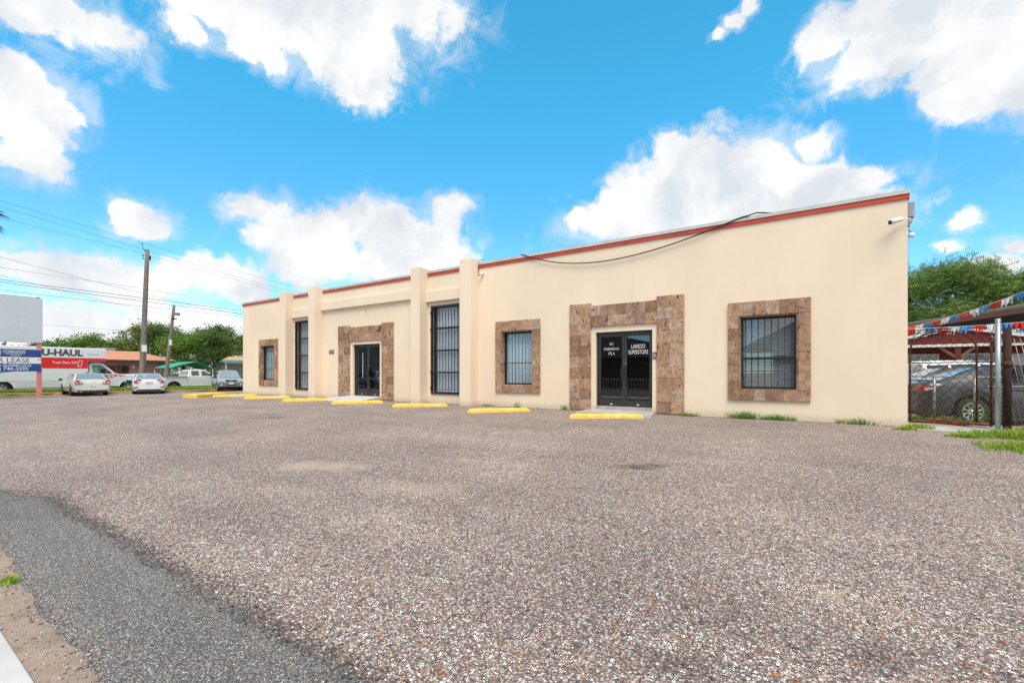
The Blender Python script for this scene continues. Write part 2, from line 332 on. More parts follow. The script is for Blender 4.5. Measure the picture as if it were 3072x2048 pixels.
plain('pole_wood', (.20,.165,.135), .9, vary=.35, scale=9); plain('peach_roof', (.62,.29,.175), .8, vary=.10, scale=4); plain('mauve_wall', (.33,.185,.155), .85, vary=.08); plain('dark_brown', (.075,.035,.028), .7)
plain('green_canvas', (.025,.36,.23), .7, vary=.12); plain('teal_fascia', (.10,.42,.32), .6); plain('grey_roof', (.23,.20,.18), .9, vary=.15)
plain('barn_red', (.135,.018,.013), .75, vary=.16, scale=8); plain('house_white', (.68,.67,.63), .7, vary=.06); plain('house_grey', (.40,.42,.42), .7); plain('brown_beam', (.17,.095,.06), .8, vary=.2)
plain('canopy_purple', (.20,.085,.085), .6, vary=.12); plain('canopy_grey', (.27,.27,.26), .6, vary=.2); plain('dark_soffit', (.03,.025,.022), .9)
plain('plank_red', (.36,.125,.065), .85, vary=.3, scale=7); plain('wire_black', (.045,.045,.048), .6)
plain('beige_siding', (.50,.45,.38), .85)
def leaf(name, a, b, c=None):
    m = NM(name); oi = m.n('ShaderNodeNewGeometry'); p = oi.outputs['Position']
    n = m.noise(p, 1.1, 3, .6); n2 = m.n('ShaderNodeTexWhiteNoise'); m.l(m.scaled(p, (3,3,3)), n2.inputs['Vector'])
    rnd = oi.outputs['Random Per Island']
    f = m.math('ADD', m.math('MULTIPLY', rnd, .55), m.math('MULTIPLY', n.outputs['Fac'], .6))
    m.base(m.ramp(f, [(.2, a), (.72, b)] + ([(.93, c)] if c else [])), .6, spec=.3)
    tl = m.n('ShaderNodeBsdfTranslucent'); m.l(m.ramp(f, [(.2, tuple(x*1.1 for x in a)), (.72, tuple(x*1.25 for x in b))]), tl.inputs[0])
    ms = m.n('ShaderNodeMixShader'); ms.inputs[0].default_value = .25; m.l(m.b.outputs[0], ms.inputs[1]); m.l(tl.outputs[0], ms.inputs[2]); m.l(ms.outputs[0], m.o.inputs[0])
leaf('leaf_mesquite', (.05,.105,.025), (.20,.31,.07), (.34,.42,.13))
leaf('leaf_dark', (.032,.075,.020), (.11,.20,.045), (.19,.25,.06))
leaf('leaf_mid', (.05,.12,.020), (.18,.31,.045), (.28,.33,.07))
leaf('leaf_brownish', (.05,.10,.022), (.17,.27,.05), (.33,.20,.07))
leaf('grass_blade', (.10,.20,.018), (.30,.44,.04), (.42,.45,.09))
leaf('weed_leaf', (.06,.16,.02), (.17,.34,.04))
leaf('palm_leaf', (.045,.085,.03), (.12,.17,.06))
plain('bark', (.12,.085,.06), .95, vary=.3, scale=12)
# ------------------------------------------------------------------ ground sheets
def sheet(name, x0, x1, y0, y1, nx, ny, dz, mat, inside=None, zf=None):
    xs = np.linspace(x0, x1, nx+1); ys = np.linspace(y0, y1, ny+1); m = MB()
    vs = [(x, y, (zf or ground_z)(x, y)+dz) for y in ys for x in xs]
    fs = [(j*(nx+1)+i, j*(nx+1)+i+1, (j+1)*(nx+1)+i+1, (j+1)*(nx+1)+i) for j in range(ny) for i in range(nx)
          if inside is None or inside((xs[i]+xs[i+1])/2, (ys[j]+ys[j+1])/2)]
    m.add(vs, fs, True); o = m.build(name, mat)
    return tag(o, kind='structure')
# far ground: dry earth with grass
m = NM('earth'); p = m.coord(); n = m.noise(p, .6, 6, .6); n2 = m.noise(p, 14, 5, .65)
m.base(m.mix(m.maprange(n2.outputs['Fac'], .3, .7), m.ramp(n.outputs['Fac'], [(.35, (.25,.19,.14)), (.6, (.17,.16,.08))]), (.30,.25,.20)), .95, spec=.2); m.bump(n2.outputs['Fac'], .5, .03)
tag(MB().add([(-1500,-1500,-.42),(1500,-1500,-.42),(1500,1500,-.42),(-1500,1500,-.42)], [(0,1,2,3)]).build('ground', 'earth'), kind='structure')

# chip-seal gravel
def gravel(name, stones, gap, sandc, dark=1.0, sand=True, s1=46, s2=92):
    m = NM(name); p = m.coord()
    wv = m.noise(p, 30, 2, .5); wd = m.n('ShaderNodeVectorMath', operation='SCALE'); m.l(wv.outputs['Color'], wd.inputs[0]); wd.inputs['Scale'].default_value = .010
    pp = m.n('ShaderNodeVectorMath', operation='ADD'); m.l(p, pp.inputs[0]); m.l(wd.outputs[0], pp.inputs[1]); pp = pp.outputs[0]
    def vor(scale):
        v = m.n('ShaderNodeTexVoronoi', feature='F1', voronoi_dimensions='3D'); m.l(pp, v.inputs['Vector']); v.inputs['Scale'].default_value = scale; return v
    v1 = vor(s1); v2 = vor(s2)
    def pick(v):
        sp = m.n('ShaderNodeSeparateColor'); m.l(v.outputs['Color'], sp.inputs[0])
        return m.ramp(sp.outputs[0], stones, 'CONSTANT'), sp.outputs[1]
    c1, g1 = pick(v1); c2, g2 = pick(v2)
    d1 = m.maprange(v1.outputs['Distance'], .30, .62); d2 = m.maprange(v2.outputs['Distance'], .34, .7)
    base = m.mix(d2, c2, gap)
    show = m.math('MULTIPLY', m.math('GREATER_THAN', g1, .34), m.math('SUBTRACT', 1.0, d1))
    cc = m.mix(show, base, c1)
    big = m.noise(p, .45, 5, .6); mid = m.noise(p, 2.6, 5, .62)
    trk = m.noise(m.scaled(p, (.16, 1.5, 1)), 1.0, 4, .55)      # tyre wear, drawn out along the lot
    tone = m.mix(1.0, m.mix(m.maprange(big.outputs['Fac'], .32, .68), (.88,.875,.875), (1.10,1.09,1.07)), m.mix(m.maprange(trk.outputs['Fac'], .35, .65), (.93,.93,.93), (1.06,1.055,1.05)), 'MULTIPLY')
    cc = m.mix(1.0, cc, tone, 'MULTIPLY')
    if sand:
        sf = m.math('MULTIPLY', m.maprange(mid.outputs['Fac'], .56, .72), m.maprange(big.outputs['Fac'], .45, .6))
        # sandy drifts and one oil stain lie where they lie in the lot
        def spot(cx, cy, rx, ry, rot):
            mp = m.n('ShaderNodeMapping', vector_type='TEXTURE'); m.l(p, mp.inputs[0]); mp.inputs['Location'].default_value = (cx, cy, -.2); mp.inputs['Scale'].default_value = (rx, ry, 4); mp.inputs['Rotation'].default_value = (0, 0, rot)
            ln = m.n('ShaderNodeVectorMath', operation='LENGTH'); m.l(mp.outputs[0], ln.inputs[0])
            return m.maprange(m.math('MULTIPLY_ADD', mid.outputs['Fac'], -2.4, m.math('ADD', ln.outputs['Value'], 1.2)), .2, 1.2, 1., 0.)
        for q, k_ in [((-7.75,-8.5,.8,.35,.5), 1.4), ((-5.6,-8.55,.75,.28,.4), .7), ((-6.9,-9.4,.5,.25,.2), .5)]: sf = m.math('MAXIMUM', sf, m.math('MULTIPLY', spot(*q), k_))
        nf = m.noise(p, 160, 3, .6)
        cc = m.mix(m.math('MULTIPLY', sf, .46), cc, m.mix(nf.outputs['Fac'], tuple(x*.8 for x in sandc), tuple(x*1.15 for x in sandc)))
        for q, k_ in [((-3.75,-6.35,.62,.20,.58), .72), ((-2.35,-10.2,.30,.14,.4), .42), ((-1.5,-9.6,.22,.12,.9), .30), ((-14.5,-5.6,.9,.18,.5), .45)]: cc = m.mix(m.math('MULTIPLY', spot(*q), k_), cc, (.045,.040,.037))
    m.base(cc, .82, spec=.3)
    h = m.math('SUBTRACT', m.math('MULTIPLY', m.math('SUBTRACT', 1.0, d2), .45), m.math('MULTIPLY', show, -1.0)); m.bump(h, .95, .010)
    return m
ST = [(0, (0.121, 0.096, 0.088)), (0.1, (0.269, 0.21, 0.19)), (0.26, (0.389, 0.297, 0.27)), (0.44, (0.508, 0.4, 0.36)), (0.58, (0.649, 0.532, 0.48)), (0.7, (0.823, 0.728, 0.661)), (0.8, (0.823, 0.819, 0.795)), (0.865, (0.424, 0.273, 0.18)), (0.915, (0.565, 0.254, 0.103)), (0.945, (0.226, 0.197, 0.198)), (0.975, (0.466, 0.215, 0.157))]
gravel('gravel', ST, (.125,.105,.094), (.60,.47,.36))
AS = [(0, (0.173, 0.162, 0.156)), (0.3, (0.284, 0.264, 0.258)), (0.6, (0.407, 0.379, 0.363)), (0.82, (0.589, 0.545, 0.516)), (0.93, (0.851, 0.776, 0.724)), (0.975, (0.608, 0.379, 0.236))]
gravel('asphalt_patch', AS, (.088,.085,.083), (.3,.27,.24), sand=False, s1=80, s2=150)
m = NM('asphalt'); p = m.coord(); n = m.noise(p, 120, 4, .7); n2 = m.noise(p, .8, 5, .6)
m.base(m.mix(m.maprange(n.outputs['Fac'], .3, .7), m.mix(m.maprange(n2.outputs['Fac'], .3, .7), .09, .13), .19), .9, spec=.25); m.bump(n.outputs['Fac'], .5, .006)
m = NM('sandy_dirt'); p = m.coord(); n = m.noise(p, 5, 6, .65); n2 = m.noise(p, 90, 5, .7); n3 = m.noise(p, 300, 3, .6)
cc = m.ramp(n.outputs['Fac'], [(.3, (.24,.165,.125)), (.5, (.36,.265,.205)), (.72, (.47,.36,.28))])
cc = m.mix(m.maprange(n2.outputs['Fac'], .45, .65), cc, m.mix(n3.outputs['Fac'], (.14,.11,.09), (.55,.47,.40))); m.base(cc, .95, spec=.2); m.bump(m.math('ADD', n2.outputs['Fac'], n.outputs['Fac']), .7, .015)

def lot_edge(y):     # western edge of the parking lot (x) at a given y
    return np.interp(y, [-12, -6.5, -1, 2.4, 7, 12], [-44.9, -44.3, -42.6, -41.6, -41.0, -40.6])
def in_lot(x, y):
    if x < lot_edge(y): return False
    if -27.6 < x < -.15 and y > .12: return False
    if x >= -.15 and y > -.75 + max(0, -(x-1.2))*0.0: return y < .3 and x < .1
    return True
def ripple(x, y):    # a trodden lot is never dead flat
    k = .012*(1-math.exp(-abs(y)/2.5))
    return ground_z(x, y) + k*(mnoise.noise(Vector((x*.55, y*.55, 0))) + .6*mnoise.noise(Vector((x*1.7, y*1.7, 3))))
sheet('gravel_lot', -45, 9, -11.95, 10, 216, 88, 0.0, 'gravel', in_lot, ripple)
# worn asphalt strip along the pavement; ragged edge, a lip above the chippings
random.seed(5)
m = MB(); xs = np.linspace(-11.5, -1.2, 150); up = []; lo = []
for x in xs:
    e = -11.10 + .05*mnoise.noise(Vector((x*1.3, 1, 0))) + .035*mnoise.noise(Vector((x*6, 4, 0))) - max(0, (-x-9.0))*0.28
    lw = np.interp(x, [-11.5, -9.6, -7.4, -5.6, -4.5, -3.5, -1.2], [-11.95, -11.62, -11.70, -11.80, -11.78, -11.74, -11.70]) + .05*mnoise.noise(Vector((x*2.1, 9, 0))) + .03*mnoise.noise(Vector((x*9, 5, 0)))
    up.append(e); lo.append(min(lw, e-.02))
vs = []; K = 7
for i, x in enumerate(xs):
    for k in range(K):
        y = lo[i] + (up[i]-lo[i])*k/(K-1); edge = .0 if k in (0, K-1) else .018
        vs.append((x, y, ripple(x, y) + .002 + edge + .004*mnoise.noise(Vector((x*3, y*3, 7)))))
m.add(vs, [(i*K+k, (i+1)*K+k, (i+1)*K+k+1, i*K+k+1) for i in range(len(xs)-1) for k in range(K-1)], True)
tag(m.build('asphalt_strip', 'asphalt_patch'), kind='structure')
# loose dirt verge between strip and pavement
m = MB(); vs = []
xs = np.linspace(-12, -1.2, 110)
for x in xs:
    e = np.interp(x, [-12, -9.6, -7.4, -5.6, -4.5, -3.5, -1.2], [-11.6, -11.60, -11.66, -11.76, -11.74, -11.70, -11.66]) + .05*mnoise.noise(Vector((x*3, 2, 0)))
    for k in range(4): y = -11.97 + (e+11.97)*k/3; vs.append((x, y, ripple(x, y) + (.012 if k < 3 else .001) + .006*mnoise.noise(Vector((x*4, y*6, 1)))))
m.add(vs, [(i*4+k, (i+1)*4+k, (i+1)*4+k+1, i*4+k+1) for i in range(len(xs)-1) for k in range(3)], True)
tag(m.build('dirt_verge', 'sandy_dirt'), kind='structure')
# pavement slabs of the main street, each with its own joint
pav = MB().box(-60, 30, -13.45, -11.95, -.50, -.335).build('sidewalk', 'concrete'); tag(pav, kind='structure')
slab = None
for i in range(16):
    x0 = -16.2 + i*1.5
    if slab is None:
        slab = MB().box(-.745, .745, -.745, .745, 0, .045).build('slab', 'pale_concrete', pav, bevel=.006); s = slab
    else: s = slab.copy(); col.objects.link(s)
    s.parent = pav; s.location = Vector((x0+.75, -12.70, -.335)) - pav.location
tag(MB().box(-60, 30, -13.62, -13.455, -.52, -.292).build('kerb', 'concrete', bevel=.02), kind='structure')
sheet('main_street', -90, 60, -22, -13.62, 30, 6, 0, 'asphalt', zf=lambda x, y: -.40)
sheet('cross_street', -54.5, -45.4, -13, 90, 10, 20, 0, 'asphalt', zf=lambda x, y: -.395)
# kerb along the western edge of the lot (orange-stained concrete)
m = MB(); ys = np.linspace(-11, 8, 40); prof = [(-.16,-.5),(-.16,-.17),(-.13,-.15),(.0,-.15),(.03,-.17),(.03,-.5)]
vs = [(lot_edge(y)+a, y, z) for y in ys for a, z in prof]; n_ = len(prof)
m.add(vs, [(i*n_+k, i*n_+k+1, (i+1)*n_+k+1, (i+1)*n_+k) for i in range(len(ys)-1) for k in range(n_-1)])
plain('stained_kerb', (.40,.25,.16), .9, vary=.3, scale=2); tag(m.build('lot_kerb', 'stained_kerb'), kind='structure')
sheet('verge', -45.4, -40, -13, 9, 12, 30, 0, 'earth', lambda x, y: x < lot_edge(y)-.1, zf=lambda x, y: -.22)
# yard of the neighbouring car lot
sheet('yard', .12, 30, -.75, 45, 60, 80, -.035, 'sandy_dirt', zf=lambda x, y: -.12*min(1, max(0, (y-.9)/.9)))
tag(MB().box(.05, 1.62, -.62, 1.05, -.2, .012).build('gate_slab', 'concrete', bevel=.015), kind='structure')

# loose stones in the foreground: real pebbles, uncountable
def pebbles(name, n, region, rmin, rmax, seed, cols, power=1.5, zf=ripple):
    rng = np.random.default_rng(seed); P = []
    while len(P) < n:
        x = rng.uniform(region[0], region[1]); y = rng.uniform(region[2], region[3])
        d = math.hypot(x+1.8, y+12.46)
        if rng.random() < (2.0/max(d, 1.2))**power: P.append((x, y))
    oct_v = np.array([(1,0,0),(.5,.87,0),(-.5,.87,0),(-1,0,0),(-.5,-.87,0),(.5,-.87,0),(0.1,0.05,1),(0,0,-1)])
    fcs = [(i,(i+1)%6,6) for i in range(6)] + [((i+1)%6,i,7) for i in range(6)]
    V = []; Fc = []; C = []
    for x, y in P:
        r = rmin*(rmax/rmin)**(rng.random()**1.8); sc = np.array([r*rng.uniform(.8,1.4), r*rng.uniform(.7,1.1), r*rng.uniform(.4,.62)])
        an = rng.uniform(0, 6.28); ca, sa = math.cos(an), math.sin(an)
        v = oct_v*rng.uniform(.78,1.22,(8,1))*sc; v = np.stack([v[:,0]*ca-v[:,1]*sa, v[:,0]*sa+v[:,1]*ca, v[:,2]], 1) + (x, y, zf(x, y)+sc[2]*.35)
        b = len(V); V.extend(v.tolist()); Fc.extend([(b+i, b+j, b+k) for i, j, k in fcs]); c = cols[rng.integers(len(cols))]; k = rng.uniform(.8,1.2)
        C.extend([(c[0]*k, c[1]*k, c[2]*k, 1)]*8)
    me = bpy.data.meshes.new(name); me.from_pydata(V, [], Fc); me.polygons.foreach_set('use_smooth', [True]*len(Fc))
    at = me.color_attributes.new('Col', 'FLOAT_COLOR', 'POINT'); at.data.foreach_set('color', np.array(C).ravel())
    o = bpy.data.objects.new(name, me); col.objects.link(o); me.materials.append(M['pebble'])
    return o
m = NM('pebble'); a = m.n('ShaderNodeAttribute', attribute_name='Col'); p = m.coord(); n = m.noise(p, 250, 3, .6)
m.base(m.mix(m.maprange(n.outputs['Fac'], .3, .7), a.outputs['Color'], m.mix(1.0, a.outputs['Color'], .7, 'MULTIPLY')), .8, spec=.3)
PC = [(0.211, 0.176, 0.165), (0.328, 0.264, 0.244), (0.386, 0.319, 0.293), (0.468, 0.395, 0.361), (0.538, 0.473, 0.436), (0.725, 0.659, 0.606), (0.756, 0.756, 0.754), (0.756, 0.756, 0.722), (0.316, 0.209, 0.138), (0.491, 0.23, 0.095), (0.41, 0.186, 0.128), (0.129, 0.115, 0.112), (0.257, 0.23, 0.223), (0.608, 0.505, 0.425)]
pb = pebbles('loose_gravel', 36000, (-11, 4, -11.9, -6.0), .004, .015, 2, PC, 1.7); tag(pb, 'loose mixed gravel lying over the parking lot chippings', 'gravel', kind='stuff')
dv = pebbles('verge_grit', 6000, (-8.5, -2.2, -11.95, -11.6), .002, .009, 4, PC+[(.50,.38,.29),(.42,.30,.22),(.30,.16,.10)], 1.0, lambda x, y: ripple(x, y)+.012); tag(dv, 'grit and small stones scattered over the dirt verge', 'grit', kind='stuff')
DC = [(.10,.09,.085),(.16,.14,.13),(.24,.20,.18),(.07,.065,.06)]
def strip_edge_z(x, y): return ripple(x, y)
rng = np.random.default_rng(9)
# dark crumbled tar along the seam of the asphalt strip
V = []; Fc = []; C = []
for i in range(7000):
    x = -10.5 + 8.6*rng.random(); e = -11.10 + .05*mnoise.noise(Vector((x*1.3, 1, 0))) - max(0, (-x-9.0))*.28
    wd = .05 + .06*max(0, mnoise.noise(Vector((x*.9, 20, 0))))*3
    y = e + rng.normal(0.01, wd); r = .003 + .007*rng.random()**2; b = len(V); an = rng.uniform(0, 6.28)
    z = ripple(x, y) + (.02 if y < e-.02 else .004); q = DC[rng.integers(4)]
    for k in range(5): V.append((x+r*1.3*math.cos(an+k*1.257)*rng.uniform(.7,1.2), y+r*math.sin(an+k*1.257)*rng.uniform(.7,1.2), z))
    V.append((x, y, z+r*.8)); Fc += [(b+k, b+(k+1) % 5, b+5) for k in range(5)]; C += [q+(1,)]*6
me = bpy.data.meshes.new('tar_crumbs'); me.from_pydata(V, [], Fc); at = me.color_attributes.new('Col', 'FLOAT_COLOR', 'POINT'); at.data.foreach_set('color', np.array(C).ravel())
o = bpy.data.objects.new('tar_crumbs', me); col.objects.link(o); me.materials.append(M['pebble']); tag(o, 'dark crumbled tar along the seam of the asphalt strip', 'tar crumbs', kind='stuff')
# ------------------------------------------------------------------ the shop building (front wall on y = 0, from x = -27.756 to 0)
BL, BD, BT = -27.756, 16.0, 4.90
shop = thing('shop_building', 'long cream stucco single-storey shop with red roof trim and stone door surrounds', 'building', (0, 0, 0))
OPEN = {'w1': (-25.85, -24.50, .74, 2.55), 't1': (-22.62, -21.20, .33, 3.65), 'd1': (-18.30, -16.54, -.3, 2.36), 't2': (-13.62, -12.20, .34, 3.65),
        'w2': (-10.41, -9.17, .712, 2.526), 'd2': (-7.02, -5.345, -.3, 2.33), 'w3': (-3.195, -1.945, .708, 2.535)}
def holed_wall(m, x0, x1, z0, z1, ya, yb, ops):
    xs = sorted({x0, x1} | {v for o in ops for v in o[:2]}); zs = sorted({z0, z1} | {v for o in ops for v in o[2:] if z0 <= v <= z1})
    for i in range(len(xs)-1):
        for j in range(len(zs)-1):
            cx, cz = (xs[i]+xs[i+1])/2, (zs[j]+zs[j+1])/2
            if any(o[0] < cx < o[1] and o[2] < cz < o[3] for o in ops): continue
            m.add([(xs[i],ya,zs[j]),(xs[i+1],ya,zs[j]),(xs[i+1],ya,zs[j+1]),(xs[i],ya,zs[j+1])], [(0,1,2,3)])
            m.add([(xs[i],yb,zs[j]),(xs[i+1],yb,zs[j]),(xs[i+1],yb,zs[j+1]),(xs[i],yb,zs[j+1])], [(3,2,1,0)])
    for a, b, c, d in ops:
        c = max(c, z0)
        m.add([(a,ya,c),(a,yb,c),(a,yb,d),(a,ya,d)], [(0,1,2,3)]); m.add([(b,ya,c),(b,yb,c),(b,yb,d),(b,ya,d)], [(3,2,1,0)])
        m.add([(a,ya,d),(b,ya,d),(b,yb,d),(a,yb,d)], [(3,2,1,0)]); m.add([(a,ya,c),(b,ya,c),(b,yb,c),(a,yb,c)], [(0,1,2,3)])
    m.add([(x0,ya,z1),(x1,ya,z1),(x1,yb,z1),(x0,yb,z1)], [(0,1,2,3)])
m = MB(); holed_wall(m, BL, 0, -.4, BT, 0, .30, list(OPEN.values())); m.build('wall', 'stucco', shop)
side_r = MB().box(-.30, 0, .30, BD, -.4, BT).build('wall', 'stucco', shop)
MB().box(BL, BL+.30, .30, BD, -.4, BT).build('wall', 'stucco', shop)
MB().box(BL+.30, -.30, BD-.30, BD, -.4, BT).build('wall', 'stucco', shop)
roof = MB().box(BL+.30, -.30, .30, BD-.30, 4.35, 4.5).build('roof', 'roofing', shop)
MB().box(BL+.30, -.30, .30, BD-.30, -.1, .14).build('floor', 'room', shop)
for px in (-20.6, -14.0, -8.6, -4.0): MB().box(px, px+.12, .95, BD-.31, .145, 4.345).build('partition', 'room', shop)
MB().box(BL+.31, -.31, 5.0, 5.12, .145, 4.345).build('partition', 'room', shop)
# pilasters and the beams between them
PIL = [(-23.275, -22.779), (-20.882, -20.407), (-14.278, -13.808), (-11.884, -11.389)]
for a, b in PIL: MB().box(a, b, -.46, .26, -.4, 5.085).build('pilaster', 'stucco', shop, bevel=.018)
for (a, b), z0, z1 in (((-22.776, -20.885), 3.80, 4.19), ((-20.404, -14.281), 3.99, 4.36), ((-13.805, -11.887), 3.80, 4.19)):
    MB().box(a, b, -.125, -.002, z0, z1).build('beam', 'stucco', shop, bevel=.012)
# red fascia and metal coping, in lengths between the pilasters
for a, b in ((BL-.03, -23.278), (-22.776, -20.885), (-20.404, -14.281), (-13.805, -11.887), (-11.386, .03)):
    MB().box(a, b, -.035, -.002, 4.795, 4.897).build('fascia', 'red_trim', shop, bevel=.004, seg=1)
    cp = MB().prism([(-.055,4.90),(-.055,4.985),(.33,5.01),(.33,4.903)], a, b, 'x').build('coping', 'coping', shop)
    k = int((b-a)//3.0)
    for i in range(k): x = a+(i+1)*(b-a)/(k+1); MB().prism([(-.0575,4.899),(-.0575,4.988),(.33,5.0125),(.33,5.008)], x-.035, x+.035, 'x').build('joint_cover', 'coping', cp)
MB().box(-.002, .03, .002, 8, 4.795, 4.897).build('fascia', 'red_trim', shop)

# ---- stone tiles
random.seed(11)
def tiles(par, x0, x1, z0, z1, rows, y0=-.058, th=.052, cuts=None, j=.004):
    zz = [z0 + (z1-z0)*i/rows for i in range(rows+1)]
    for i in range(rows):
        n = cuts if isinstance(cuts, int) else 2; w = (x1-x0)
        br = [x0] + sorted(x0 + w*((k+1)/n + random.uniform(-.09, .09)/max(1, n/2)) for k in range(n-1)) + [x1]
        for k in range(n):
            dp = random.uniform(-.006, .006)
            MB().box(br[k]+j/2, br[k+1]-j/2, y0+dp, -.003, zz[i]+j/2, zz[i+1]-j/2).build('stone_tile', 'stone', par, bevel=.004, seg=1)
def surround_door(lx0, lx1, rx0, rx1, topl, topr, zl0, zl1):
    par = MB().box(lx0+.012, lx1-.012, -.046, -.002, .02, topl-.01).build('door_surround', 'mortar', shop)
    MB().box(rx0+.012, rx1-.012, -.046, -.002, .03, topr-.01).build('mortar_bed', 'mortar', par); MB().box(lx1-.008, rx0+.008, -.044, -.002, zl0+.01, zl1-.01).build('mortar_bed', 'mortar', par)
    tiles(par, lx0, lx1, .02, topl, 10, cuts=2); tiles(par, rx0, rx1, .03, topr, 10, cuts=2); tiles(par, lx1, rx0, zl0, zl1, 2, y0=-.054, cuts=7)
    return par
surround_door(-7.844, -7.157, -5.213, -4.496, 3.207, 3.226, 2.50, 3.123)
surround_door(-19.244, -18.46, -16.38, -15.70, 3.20, 3.19, 2.50, 3.118)
MB().prism([(-16.72,2.86),(-16.52,2.84),(-16.385,2.90),(-16.385,3.08),(-16.50,3.10),(-16.60,2.98)], -.061, -.0545, 'y').build('patched_hole', 'old_mortar', shop)
def window_stone(ox0, ox1, oz0, oz1, ix0, ix1, iz0, iz1):
    par = MB().box(ox0+.012, ox1-.012, -.044, -.002, iz1+.012, oz1-.012).build('window_surround', 'mortar', shop)
    for q in ((ox0+.012, ox1-.012, oz0+.012, iz0-.012), (ox0+.012, ix0-.012, iz0-.010, iz1+.010), (ix1+.012, ox1-.012, iz0-.010, iz1+.010)): MB().box(q[0], q[1], -.044, -.002, q[2], q[3]).build('mortar_bed', 'mortar', par)
    tiles(par, ox0, ox1, iz1, oz1, 1, cuts=6); tiles(par, ox0, ox1, oz0, iz0, 1, cuts=6)
    tiles(par, ox0, ix0, iz0, iz1, 6, cuts=1); tiles(par, ix1, ox1, iz0, iz1, 6, cuts=1)
    for xa, xb in ((ix0+.002, ix0+.035), (ix1-.035, ix1-.002)):            # stone also lines the reveal
        for k in range(5): z = iz0 + (iz1-iz0)*k/5; MB().box(xa, xb, -.03, .17, z+.004, z+(iz1-iz0)/5-.001).build('stone_tile', 'stone', par, bevel=.003, seg=1)
    MB().box(ix0+.038, ix1-.038, -.025, .17, iz0+.002, iz0+.03).build('stone_sill', 'stone', par)
    MB().box(ix0+.038, ix1-.038, -.025, .17, iz1-.03, iz1-.002).build('stone_head', 'stone', par)
window_stone(-26.006, -24.22, .485, 2.88, *OPEN['w1']); window_stone(-10.638, -8.895, .472, 2.868, *OPEN['w2']); window_stone(-3.435, -1.696, .457, 2.882, *OPEN['w3'])

# ---- windows: frame, pane, bars, what hangs behind
def curtain_mesh(x0, x1, y, z0, z1, gap=None, waves=16, amp=.035):
    m = MB(); n = 140; rows = 6
    vs = []
    for j in range(rows+1):
        for i in range(n+1):
            u = i/n; x = x0+(x1-x0)*u; ph = u*waves*6.283; vs.append((x+.01*math.sin(ph*.5+j*.3), y+amp*math.sin(ph+.8*math.sin(u*9))*(1-.25*j/rows), z0+(z1-z0)*j/rows))
    m.add(vs, [(j*(n+1)+i, j*(n+1)+i+1, (j+1)*(n+1)+i+1, (j+1)*(n+1)+i) for j in range(rows) for i in range(n) if not gap or not (gap[0] < i/n < gap[1])], True)
    return m
def bars(par, xs, y, z0, z1, r=.0075):
    b0 = None
    for x in xs:
        if b0 is None: b0 = MB().box(-r, r, -r, r, 0, z1-z0).build('bar', 'black_iron', par)
        else: c = b0.copy(); col.objects.link(c); c.parent = par; c.location = (x, y, z0); continue
        b0.location = (x, y, z0)
def win(op, yg=.17, mid=None, frame='black_iron', t=.045):
    a, b, c, d = op
    w = MB().box(a+.04, b-.04, yg-.03, yg+.03, c+.035, c+.035+t).build('window', frame, shop)
    MB().box(a+.04, b-.04, yg-.03, yg+.03, d-.035-t, d-.035).build('window_frame', frame, w)
    for x0, x1 in ((a+.04, a+.04+t), (b-.04-t, b-.04)): MB().box(x0, x1, yg-.029, yg+.029, c+.036+t, d-.036-t).build('window_frame', frame, w)
    if mid: MB().box(a+.041+t, b-.041-t, yg-.028, yg+.028, mid-.03, mid+.03).build('meeting_rail', frame, w)
    MB().box(a+.05, b-.05, yg-.003, yg+.003, c+.05, d-.05).build('pane', 'window_glass', w)
    return w
# wide stone window with blinds (nearest the gate)
a, b, c, d = OPEN['w3']; w = win(OPEN['w3'], .16, 1.49, 'bronze_alu')
bars(w, np.linspace(a+.13, b-.13, 8), .09, c+.03, d-.03, .0065)
for z in (1.49, c+.06, d-.06, 1.17): MB().box(a+.036, b-.036, .082, .098, z-.008, z+.008).build('cross_bar', 'black_iron', w)
m = MB(); random.seed(3); nsl = 46
for k in range(nsl):
    z = c+.08+(d-c-.16)*k/(nsl-1); sag = 0
    br = 24
    for i in range(br):
        u0, u1 = i/br, (i+1)/br; x0 = a+.09+(b-a-.18)*u0; x1 = a+.09+(b-a-.18)*u1
        def bend(u): return (-.014*math.exp(-((u-.78)/.16)**2) if k in (19, 20) else 0) + (-.016*math.exp(-((u-.45)/.22)**2) if k in (6, 7, 8) else 0) + .002*math.sin(k*1.7+u*5)
        m.add([(x0, .228, z+bend(u0)+.0135), (x1, .228, z+bend(u1)+.0135), (x1, .212, z+bend(u1)-.0135), (x0, .212, z+bend(u0)-.0135)], [(0,1,2,3)], True)
m.build('blind', 'blind', w); MB().box(a+.08, b-.08, .20, .245, d-.085, d-.055).build('blind_rail', 'blind', w)
# curtained stone window
a, b, c, d = OPEN['w2']; w = win(OPEN['w2'], .16)
bars(w, np.linspace(a+.10, b-.08, 9), .10, c+.03, d-.03)
for z in (c+.045, d-.045, 1.46): MB().box(a+.036, b-.036, .091, .109, z-.012, z+.012).build('cross_bar', 'black_iron', w)
curtain_mesh(a+.05, b-.05, .245, c+.05, d-.05, waves=15).build('curtain', 'curtain', w)
# far stone window with parted curtain
a, b, c, d = OPEN['w1']; w = win(OPEN['w1'], .16)
bars(w, np.linspace(a+.10, b-.08, 9), .10, c+.03, d-.03)
for z in (c+.045, d-.045, 1.36): MB().box(a+.036, b-.036, .091, .109, z-.012, z+.012).build('cross_bar', 'black_iron', w)
curtain_mesh(a+.05, b-.05, .245, c+.05, d-.05, waves=9, amp=.05).build('curtain', 'curtain', w)
